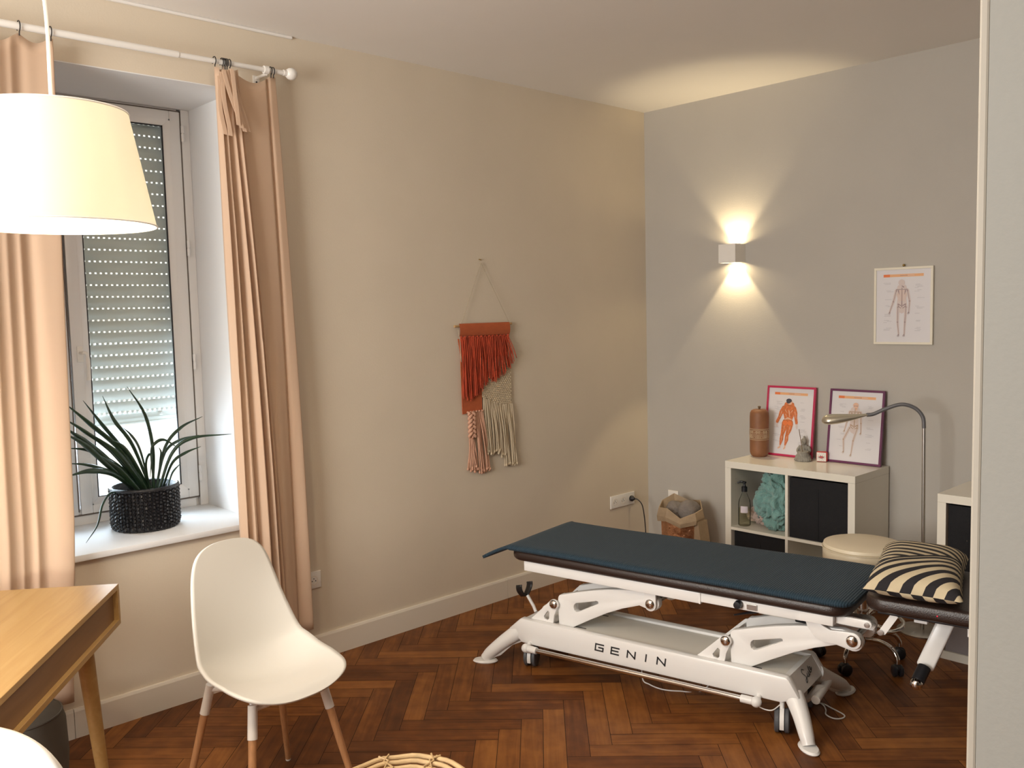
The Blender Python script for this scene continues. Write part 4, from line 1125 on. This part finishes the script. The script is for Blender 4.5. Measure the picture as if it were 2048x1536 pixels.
# stone figure with incense pot
#
st = thing('incense_holder', 'grey stone incense holder with seated figure and ribbed pot', 'ornament', (SX+.335, -.140, ZT2))
mb = MB(); prof = [(0, 0), (.042, 0), (.046, .006), (.044, .016), (.036, .030), (.030, .046), (.033, .052), (.030, .056), (.024, .050), (0, .046)]
mb.lathe(prof, 32)
for k in range(22):
    a = 2*pi*k/22; mb.tube([(.046*cos(a), .046*sin(a), .004), (.036*cos(a), .036*sin(a), .032)], [.0035, .002], 6)
mb.build('ribbed_pot', M_stone, st)
mb = MB(); fy = .048; fx = -.018
mb.sph((fx, fy, .018), .032, (1.25, .8, .6)); mb.sph((fx, fy+.002, .052), .028, (1, .75, 1.35)); mb.sph((fx, fy-.004, .103), .0165, (1, 1, 1.25)); mb.sph((fx, fy, .127), .007, seg=10)
mb.tube(catmull([(fx-.024, fy, .075), (fx-.036, fy-.008, .050), (fx-.012, fy-.026, .036)], 5), .0085, 10); mb.tube(catmull([(fx+.024, fy, .075), (fx+.036, fy-.008, .050), (fx+.012, fy-.026, .036)], 5), .0085, 10)
mb.sph((fx, fy-.020, .104), .004, (.8, 1, 1.3), 8); mb.tube([(fx, fy, .08), (fx, fy, .095)], .010, 12)
mb.build('seated_figure', M_stone, st)
MB().tube([(.0, -.002, .045), (-.030, .010, .175)], .0018, 8).build('incense_stick', M_ember, st)

# small clock
ck = thing('table_clock', 'small square white clock with red rim between the posters', 'clock', (SX+.430, -.105, ZT2), radians(14))
mb = MB(); mb.box((-.030, -.012, 0), (.030, .014, .058), .010, seg=4); mb.build('case', M_redp, ck)
mb = MB(); mb.box((-.0255, -.0135, .0045), (.0255, -.0119, .0535), .0007); mb.build('face', M_clockf, ck, smooth=0)
PZC[0] = 0; mb = MB(); mb.mi = 0
fnc = lambda x, y, z: (x, -.0137-z*.0002, y)
rc_ = random.Random(4)
for k in range(8):
    a = 2*pi*k/8+.3; limb(mb, [(.0, .027), (.017*cos(a), .027+.010*sin(a))], [.006, .003], 1, fnc, 0 if k % 2 else 1)
for k in range(12):
    a = 2*pi*k/12; disc(mb, (.020*cos(a), .029+.020*sin(a)), .0012, .0012, 1, fnc, 1, 6)
disc(mb, (.0, .029), .006, .005, 2, fnc, 0, 10)
mb.build('flower_motif', [M_redp, M_ink], ck, smooth=0, fixn=False)

# ================================================================== FLOOR LAMP
fl = thing('floor_lamp', 'slim steel floor lamp with grey gooseneck and spoon shaped head, unlit', 'lamp', (1.92, -.27, 0))
MB().lathe([(0, 0), (.118, 0), (.118, .006), (.112, .010), (.02, .012), (0, .012)], 48).build('base', M_steel, fl)
MB().tube([(0, 0, .01), (-.006, 0, 1.03)], .0085, 16).build('pole', M_steel, fl)
mb = MB(); nk = catmull([(-.006, 0, 1.02), (-.012, -.002, 1.075), (-.045, -.015, 1.118), (-.10, -.04, 1.135), (-.165, -.07, 1.112), (-.215, -.095, 1.085), (-.245, -.11, 1.079)], 10)
mb.tube(nk, .0095, 14); mb.build('gooseneck', M_neck, fl)
mb = MB(); h0 = Vector((-.235, -.105, 1.081)); hd = Vector((-.86, -.42, -.14)).normalized(); side = hd.cross(Vector((0, 0, 1))).normalized(); upv = side.cross(hd)
N = 26; rings = []
for i in range(N):
    t = i/(N-1); s_ = t*.225
    wv = .009+.036*sin(min(1, t*1.15)**1.25*pi*.5)
    if t > .82: wv *= math.sqrt(max(0.0, 1-((t-.82)/.185)**2))
    hv = wv*.80
    c = h0+hd*s_-upv*.010*sin(t*pi*.8)
    rings.append([mb.bm.verts.new(c+side*wv*cos(2*pi*k/20)+upv*hv*(sin(2*pi*k/20) if sin(2*pi*k/20) > 0 else .5*sin(2*pi*k/20))) for k in range(20)])
for a, b in zip(rings, rings[1:]):
    for k in range(20): mb.bm.faces.new([a[k], a[(k+1) % 20], b[(k+1) % 20], b[k]])
mb.bm.faces.new(rings[-1]); mb.bm.faces.new(list(reversed(rings[0])))
mb.build('lamp_head', M_alu, fl, smooth=70)

# ================================================================== STOOL
so = thing('rolling_stool', 'round cream leatherette stool with chrome five star base on casters', 'stool', (1.885, -.85, 0))
mb = MB(); mb.lathe([(0, .462), (.150, .462), (.166, .468), (.174, .482), (.175, .530), (.171, .538), (.174, .543), (.170, .556), (.140, .564), (.08, .567), (0, .568)], 56); mb.build('seat', M_cream, so)
MB().tube([(.1765*cos(2*pi*k/56), .1765*sin(2*pi*k/56), .5375) for k in range(56)], .0022, 6, closed=True).build('seat_piping', M_cream, so)
MB().tube([(0, 0, .10), (0, 0, .30)], .025, 20).tube([(0, 0, .30), (0, 0, .462)], .014, 16).build('gas_column', M_chrome, so)
mb = MB(); RR = .172; mb.tube([(RR*cos(2*pi*k/48), RR*sin(2*pi*k/48), .20) for k in range(48)], .009, 12, closed=True)
for k in range(3):
    a = radians(100+120*k); mb.tube([(0.02*cos(a), .02*sin(a), .20), (RR*cos(a), RR*sin(a), .20)], .008, 10)
mb.build('foot_ring', M_chrome, so)
for k in range(5):
    a = radians(-87+72*k); ca, sa_ = cos(a), sin(a)
    mb = MB(); mb.tube(catmull([(.02*ca, .02*sa_, .115), (.09*ca, .09*sa_, .128), (.155*ca, .155*sa_, .118), (.185*ca, .185*sa_, .085), (.188*ca, .188*sa_, .058)], 6), .0105, 12)
    l = mb.build('leg', M_chrome, so)
    b_ = a+radians(60)
    mb = MB(); c = Vector((.188*ca, .188*sa_, .027)); ax = Vector((cos(b_), sin(b_), 0))
    for d in (-.013, .013): mb.lathe([(0, -.010), (.018, -.010), (.0255, -.006), (.027, 0), (.0255, .006), (.018, .010), (0, .010)], 20, c+ax*d, axis=tuple(ax))
    mb.sph(c+Vector((0, 0, .012)), .022, (1, 1, .9), 14)
    mb.build('caster', M_black, l)

# ================================================================== PAPER BAG
bgx, bgy = .435, -.235
bag = thing('paper_bag', 'copper and kraft paper bag with folded rim, filled with taupe cloths', 'bag', (bgx, bgy, 0))
def ngon(r, n, ph, sx=1, sy=1): return [(r*cos(2*pi*k/n+ph)*sx, r*sin(2*pi*k/n+ph)*sy) for k in range(n)]
rnb = random.Random(11)
def loft(mb, rings, cap0=True):
    V_ = [[mb.bm.verts.new(p) for p in r] for r in rings]; n = len(V_[0])
    for a, b in zip(V_, V_[1:]):
        for k in range(n): mb.bm.faces.new([a[k], a[(k+1) % n], b[(k+1) % n], b[k]])
    if cap0: mb.bm.faces.new(list(reversed(V_[0])))
n = 9; jit = [rnb.uniform(-.012, .012) for _ in range(n)]
def ringp(r, z, j=1, wob=0, ph=.35):
    return [((r+jit[k]*j)*cos(2*pi*k/n+ph), (r+jit[k]*j)*.85*sin(2*pi*k/n+ph), z+wob*sin(k*2.4)-(max(0, z-.30)*.30*(cos(2*pi*k/n+ph)*.6-sin(2*pi*k/n+ph)*.8))) for k in range(n)]
mb = MB(); loft(mb, [ringp(.105, .0, .5), ringp(.118, .10), ringp(.122, .20, 1, .006), ringp(.125, .30, 1, .008), ringp(.128, .37, 1, .01)])
b_body = mb.build('bag_body', M_copper, bag, smooth=0)
mb = MB(); loft(mb, [ringp(.150, .325, 1.2, .014), ringp(.154, .36, 1.2, .014), ringp(.142, .415, 1, .022), ringp(.136, .417, 1, .022), ringp(.128, .36, 1, .01)], cap0=False)
mb.build('folded_rim', M_kraft, bag, smooth=0)
mb = MB(); mb.prism([(.06, 0), (.20, .0), (.185, .16), (.155, .34), (.10, .33)], -.05, .045, lambda x, z, d: (x*.95+.0, d*1.0+.02, z)); mb.build('side_flap', M_kraft, bag, smooth=0)
for i, (cx, cy, r, zt) in enumerate(((-.052, .012, .062, .438), (.048, .02, .070, .456))):
    mb = MB(); b = bmesh.new(); bmesh.ops.create_icosphere(b, subdivisions=4, radius=r)
    for v in b.verts:
        q_ = v.co/r; q_ = Vector([math.copysign(abs(c_)**.72, c_) for c_ in q_]); v.co = q_*r*.93; v.co.z *= 1.5; v.co *= 1+.09*noise.noise(v.co*26+Vector((i*5, 0, 0)))+.05*noise.noise(v.co*60)
    mb.add(b, Matrix.Translation((bgx+cx, bgy+cy, zt-r*1.45)))
    o_ = mb.build('folded_cloth', M_cloth, smooth=180)
    tag(o_, ('dark taupe cloth at the left inside the paper bag', 'lighter taupe cloth bulging at the right inside the paper bag')[i], 'cloth')

# ================================================================== OUTLETS
def outlet(name, label, n, fn, w=.0795):
    # fn(a, b, d): a along wall, b up, d out of wall ; origin at lower left
    t = thing(name, label, 'power outlet', fn(n*w/2, 0, 0))
    mb = MB(); mb.prism([(0, 0), (n*w, 0), (n*w, w+.002), (0, w+.002)], 0, .010, fn, bev=.003); p = mb.build('cover_plate', M_white, t, world=True, smooth=30)
    for k in range(n):
        cx, cy = k*w+w/2, w/2
        mb = MB(); c = 24
        out = [(cx+.022*cos(2*pi*i/c), cy+.022*sin(2*pi*i/c)) for i in range(c)]; inn = [(cx+.0195*cos(2*pi*i/c), cy+.0195*sin(2*pi*i/c)) for i in range(c)]
        mb.prism(out, .0098, .0112, fn, holes=[inn]); mb.build('socket_ring', M_base, t, world=True, smooth=0)
        mb = MB()
        for dx, dy in ((-.0095, -.003), (.0095, -.003), (0, .008)): mb.prism([(cx+dx+.0027*cos(2*pi*i/10), cy+dy+.0027*sin(2*pi*i/10)) for i in range(10)], .0098, .0108, fn)
        mb.build('socket_holes', M_black, t, world=True, smooth=0)
    return t
LW = lambda y0, z0: (lambda a, b, d: (d, y0+a, z0+b))
BW = lambda x0, z0: (lambda a, b, d: (x0+a, -d, z0+b))
outlet('power_outlet', 'single white power outlet beside the right curtain, low on the cream wall', 1, LW(-2.606, .347))
outlet('power_outlet', 'triple white power outlet on the cream wall near the corner, with black plug', 3, LW(-.396, .357))
outlet('power_outlet', 'single white power outlet on the grey wall behind the paper bag', 1, BW(.170, .363))
pg = thing('appliance_lead', 'black plug and cord hanging from the triple outlet by the corner', 'cord', (.011, -.197, .397))
mb = MB(); mb.lathe([(0, 0), (.019, 0), (.019, .012), (.013, .020), (.008, .028), (0, .03)], 20, (.0115, -.197, .397), axis=(1, 0, 0)); mb.build('plug', M_black, pg, world=True)
mb = MB(); mb.tube(catmull([(.035, -.197, .397), (.06, -.19, .395), (.085, -.175, .36), (.095, -.165, .28), (.10, -.16, .18), (.105, -.165, .08), (.11, -.19, .012), (.2, -.35, .006), (.30, -.6, .006), (.34, -.9, .006)], 8), .0035, 8); mb.build('cable', M_black, pg, world=True)

# ================================================================== WALL HANGING
def mY(x): return -1.844+x*.0011
def mZ(y): return 1.9925-y*.000861
wh = thing('macrame_wall_hanging', 'woven wall hanging in rust, ecru and pink with long fringes, hung from a nail', 'wall hanging', (0, -1.431, 1.912))
MB().tube([(.0, -1.459, 1.925), (.02, -1.461, 1.921)], .003, 8).build('nail', M_brass, wh, world=True)
nail = (.012, mY(352), mZ(100))
MB().tube([(.018, mY(165), 1.565), (.018, mY(545), 1.570)], .0065, 12).build('dowel', M_dowel, wh, world=True)
mb = MB(); mb.tube([(.020, mY(205), 1.570), nail], .0014, 6); mb.tube([nail, (.020, mY(530), 1.572)], .0014, 6); mb.build('hanging_string', M_string, wh, world=True)
def cloth_panel(poly, x0, x1): 
    return MB().prism([(mY(a), mZ(b)) for a, b in poly], x0, x1, lambda y, z, d: (d, y, z))
mb = cloth_panel([(192, 575), (208, 690), (205, 720), (208, 1050), (337, 1035), (337, 700), (525, 700), (523, 575)], .006, .010)
def roll(u, v):
    a = radians(-90+250*u); y = mY(192)+(mY(527)-mY(192))*v
    return Vector((.018+.012*sin(a+pi/2) if 0 else .018+.0115*cos(a), y, mZ(508)+.019*sin(a)))
mb.grid(lambda u, v: Vector((.018+.011*cos(radians(-100+200*u)), mY(192)+(mY(527)-mY(192))*v, (mZ(527)+(mZ(485)-mZ(527))*.5)+(mZ(485)-mZ(565))*.5*sin(radians(-100+200*u)) - .012)), 12, 2)
mb.build('terracotta_panel', M_terra, wh, world=True, smooth=40)
rf = random.Random(5)
def strand(mb, ya, za, yb, zb, r, x0=.018, sway=.004, seg=5, knot=False):
    ph = rf.random()*6; n_ = 9; pts = []; xo = rf.uniform(0, .012)
    for i in range(n_):
        t = i/(n_-1); pts.append((x0+xo*min(1, t*3)+.002*sin(ph+t*7), ya+(yb-ya)*t**1.3+sway*sin(ph+t*5)*t, za+(zb-za)*t))
    mb.tube(pts, [r]*(n_-1)+[r*.9], seg)
    if knot: mb.sph((pts[-1][0], pts[-1][1], pts[-1][2]), r*1.9, (1, 1, 1.3), 6)
def redbot(x):
    K = [(205, 955), (250, 965), (300, 940), (330, 905), (380, 855), (420, 865), (450, 835), (520, 790), (545, 750), (575, 735)]
    for (a, b), (c, d) in zip(K, K[1:]):
        if a <= x <= c: return b+(d-b)*(x-a)/(c-a)
    return 740
mb = MB()
for layer in range(3):
    for k in range(44):
        t = (k+.33*layer+rf.uniform(-.2, .2))/44; xt = 203+t*318; xb = xt+(rf.uniform(-6, 6))+max(0, (t-.75))*180
        yb = redbot(min(575, max(205, xb)))+rf.uniform(-28, 10)-layer*3
        strand(mb, mY(xt), mZ(562), mY(xb), mZ(yb), .0022, .016+layer*.003, .004)
for k in range(13): mb.sph((.022, mY(205+k*26), mZ(565)), .006, (.8, 1.7, .9), 8)
mb.build('rust_fringe', M_red, wh, world=True, smooth=60)
# knitted ecru panel with bumps
def knit_top(x): return redbot(x)-90
mb = cloth_panel([(337, 860), (540, 700), (540, 1022), (470, 1018), (420, 995), (370, 965), (337, 955)], .006, .012)
mb2 = mb
row = 0; yy = 720
while yy < 1018:
    xx = 345+(row % 2)*7
    while xx < 540:
        low = 955+(xx-337)*.42 if xx < 480 else 1018
        if yy > 860-(xx-337)*.8 and yy < low:
            mb.sph((.0125, mY(xx), mZ(yy)), .0056, (.7, 1.25, .72), 8)
        xx += 13.5
    yy += 12; row += 1
mb.build('ecru_knit_panel', M_ecru, wh, world=True, smooth=60)
mb = MB()
for k in range(30):
    t = k/29; xt = 345+t*195; zt = 955+(xt-337)*.42 if xt < 480 else 1016
    xb = xt+10+t*14+rf.uniform(-5, 5)
    yb = 1320+rf.uniform(-12, 14) if xb < 450 else (1350+rf.uniform(-10, 12) if xb < 478 else 1415+rf.uniform(-12, 14))
    strand(mb, mY(xt), mZ(zt), mY(xb), mZ(yb), .0036, .012, .004, 6, True)
mb.build('ecru_fringe', M_ecru, wh, world=True, smooth=60)
mb = MB()
for k in range(14):
    t = k/13; xt = 285+t*50; strand(mb, mY(xt), mZ(1040), mY(xt+15+t*30+rf.uniform(-5, 5)), mZ(1425+rf.uniform(-18, 15)), .0034, .013, .004, 6, True)
for k in range(10):
    t = k/9; strand(mb, mY(245+t*22), mZ(1195), mY(232+t*62), mZ(1405+rf.uniform(-18, 20)), .0034, .013, .004, 6, True)
for k in range(6): mb.sph((.016, mY(237+k*19), mZ(1040)), .006, (.9, 1.4, 1), 8)
mb.build('pink_fringe', M_rose, wh, world=True, smooth=60)
mb = MB()
for s_ in range(3):
    pts = [(.020+.006*sin(2*(a_+s_*2*pi/3)), mY(259)+.019*sin(a_+s_*2*pi/3), mZ(1042+a_/(2*pi)*84)) for a_ in [k*.30 for k in range(int(1.9*2*pi/.30)+1)]]
    mb.tube(pts, .0085, 8)
mb.build('pink_braid', M_rose, wh, world=True, smooth=60)
MB().tube([(.016, mY(190), mZ(520)), (.012, mY(203), mZ(600)), (.012, mY(207), mZ(720))], .0018, 6).build('loose_thread', M_ecru, wh, world=True)

# ================================================================== POTTED PLANT
PC = Vector((-.262, -3.232, .729))
pp = thing('potted_plant', 'dark green spiky plant in black woven basket on the window sill', 'plant', PC)
RB = .142; HB = .185
mb = MB()
mb.lathe([(0, .002), (RB-.008, .002), (RB-.004, .03), (RB-.004, HB-.012), (RB-.012, HB-.004), (RB-.022, HB-.02), (RB-.024, .04), (0, .04)], 64)
for k in range(56):
    a = 2*pi*k/56
    pts = []
    for j in range(34):
        z = .004+(HB-.010)*j/33
        bul = 1-.10*max(0, (.03-z)/.03)**2-.0*z
        rr = (RB-.004)*bul+.0035*sin(j*2.2+(k % 2)*pi)
        pts.append((rr*cos(a), rr*sin(a), z))
    mb.tube(pts, [.0062+.0016*sin(j*2.2+(k % 2)*pi) for j in range(34)], 6)
mb.tube([((RB-.004)*cos(2*pi*k/48), (RB-.004)*sin(2*pi*k/48), HB-.004) for k in range(48)], .0085, 8, closed=True)
mb.build('basket', M_weave, pp)
MB().lathe([(0, HB-.035), (RB-.02, HB-.037)], 40).build('soil', M_soil, pp)
def ray(px, py): return fw+rt2*((px-1024)/FPX)-up2*((py-768)/FPX)
def at_x(px, py, x):
    d = ray(px, py); t = (x-CP.x)/d.x; return CP+d*t
leaves = [  # control pixels of each blade and the depth of its tip
    ([(290, 965), (240, 900), (180, 848), (129, 806)], -.20, .010), ([(282, 962), (225, 905), (165, 860), (129, 838)], -.14, .008),
    ([(276, 965), (210, 915), (165, 880), (131, 856)], -.10, .013), ([(270, 968), (215, 930), (170, 890), (131, 868)], -.08, .012),
    ([(292, 960), (250, 905), (205, 850), (166, 801)], -.30, .008), ([(300, 955), (265, 890), (228, 840), (205, 792)], -.33, .008),
    ([(305, 955), (306, 900), (290, 830), (254, 773)], -.30, .0075), ([(300, 955), (280, 900), (262, 870), (245, 855)], -.36, .005),
    ([(285, 962), (235, 930), (180, 902), (134, 896)], -.16, .007), ([(275, 968), (225, 945), (175, 930), (134, 927)], -.10, .006),
    ([(270, 972), (225, 948), (180, 942), (134, 953)], -.06, .011), ([(265, 970), (230, 950), (190, 935), (166, 926)], -.18, .006),
    ([(312, 955), (330, 895), (362, 855), (405, 833)], -.30, .007), ([(318, 958), (345, 905), (385, 876), (463, 868)], -.16, .008),
    ([(312, 955), (330, 905), (360, 880), (398, 870)], -.34, .006), ([(326, 958), (345, 925), (372, 905), (402, 893)], -.24, .0065),
    ([(308, 955), (303, 905), (312, 885), (330, 880), (356, 896)], -.26, .0065), ([(335, 958), (345, 945), (362, 926)], -.30, .004),
    ([(315, 955), (320, 925), (322, 905), (318, 895)], -.26, .004), ([(298, 960), (292, 930), (297, 910), (303, 915), (300, 955)], -.2, .005),
    ([(240, 975), (222, 985), (205, 1010), (195, 1050), (172, 1086)], -.03, .004), ([(296, 958), (262, 915), (240, 890), (215, 880)], -.22, .009),
    ([(278, 966), (240, 940), (206, 918), (186, 904)], -.15, .012), ([(288, 964), (262, 940), (232, 905), (190, 872)], -.18, .013),
]
for pts, xt, r in leaves:
    n_ = len(pts); P3 = []
    for i, (px, py) in enumerate(pts):
        t = i/(n_-1); x = PC.x+(xt-PC.x)*t
        p = at_x(px, py, x)
        if i == 0: p = at_x(px, py+6, PC.x+random.uniform(-.03, .03)); p.z = min(p.z, PC.z+HB-.02)
        P3.append(p)
    C_ = catmull(P3, 7); m_ = len(C_)
    rad = [r*(.62+.38*sin(min(1, (i/(m_-1))*1.6)*pi/2))*(1-.0*i)*min(1, (1.02-i/(m_-1))*2.6)+.0006 for i in range(m_)]
    mb = MB(); mb.tube(C_, rad, 8); mb.build('leaf', M_leaf, pp, world=True, smooth=60)

# ================================================================== FELT BIN UNDER THE DESK
fb = thing('felt_bag', 'dark grey soft felt bag on the floor under the desk, by the left curtain', 'bag', (.30, -3.93, 0))
mb = MB(); mb.lathe([(0, 0), (.135, 0), (.152, .02), (.160, .12), (.156, .24), (.146, .275), (.11, .295), (.05, .302), (0, .300)], 40); mb.build('felt_body', M_felt, fb)
MB().tube([(.145*cos(2*pi*k/40), .145*sin(2*pi*k/40), .275) for k in range(40)], .004, 6, closed=True).build('seam', M_felt, fb)

# ================================================================== RATTAN STOOL
ra = thing('rattan_stool', 'round rattan stool with hooped top at the bottom edge of the picture', 'stool', (1.922, -3.458, 0))
def hoop(mb, r, z, rr, n=56): mb.tube([(r*cos(2*pi*k/n), r*sin(2*pi*k/n), z+.0015*sin(k*1.3)) for k in range(n)], rr, 10, closed=True)
mb = MB(); hoop(mb, .180, .444, .0068); hoop(mb, .160, .440, .0065); hoop(mb, .140, .434, .0062); hoop(mb, .118, .428, .006); hoop(mb, .094, .424, .006); hoop(mb, .068, .42, .006); hoop(mb, .04, .42, .006)
mb.build('hooped_top', M_rattan, ra)
mb = MB()
for k in range(8):
    a = 2*pi*k/8+.42; u_ = Vector((cos(a), sin(a), 0)); v_ = Vector((-sin(a), cos(a), 0))
    for sg in (-1, 1): mb.tube([u_*.184+v_*.014*sg+Vector((0, 0, .452)), u_*.160-v_*.006*sg+Vector((0, 0, .448)), u_*.136+v_*.012*sg+Vector((0, 0, .440)), u_*.118+v_*.0+Vector((0, 0, .434))], .0028, 6)
    mb.tube([u_*.190+Vector((0, 0, .445)), u_*.03+Vector((0, 0, .413))], .004, 6)
mb.build('binding', M_rattan2, ra)
for k in range(4):
    a = 2*pi*k/4+.42; mb = MB(); mb.tube(catmull([(.172*cos(a), .172*sin(a), .436), (.150*cos(a), .150*sin(a), .25), (.172*cos(a), .172*sin(a), .0)], 8), .010, 10); mb.build('leg', M_rattan, ra)
mb = MB(); hoop(mb, .153, .20, .006); mb.build('stretcher_ring', M_rattan, ra)

# ------------------------------------------------------------------ groups of look-alikes
for o in list(COL.objects):
    if o.parent is None and 'category' in o:
        g = {'storage bin': 'fabric bins in the cube shelves', 'power outlet': 'white power outlets low on the walls', 'poster': 'framed anatomy posters', 'chair': 'white shell chairs',
             'shelf': 'white cube shelves', 'towel': 'crumpled towels in the shelf', 'cloth': 'cloths in the paper bag'}.get(o['category'])
        if g: o['group'] = g
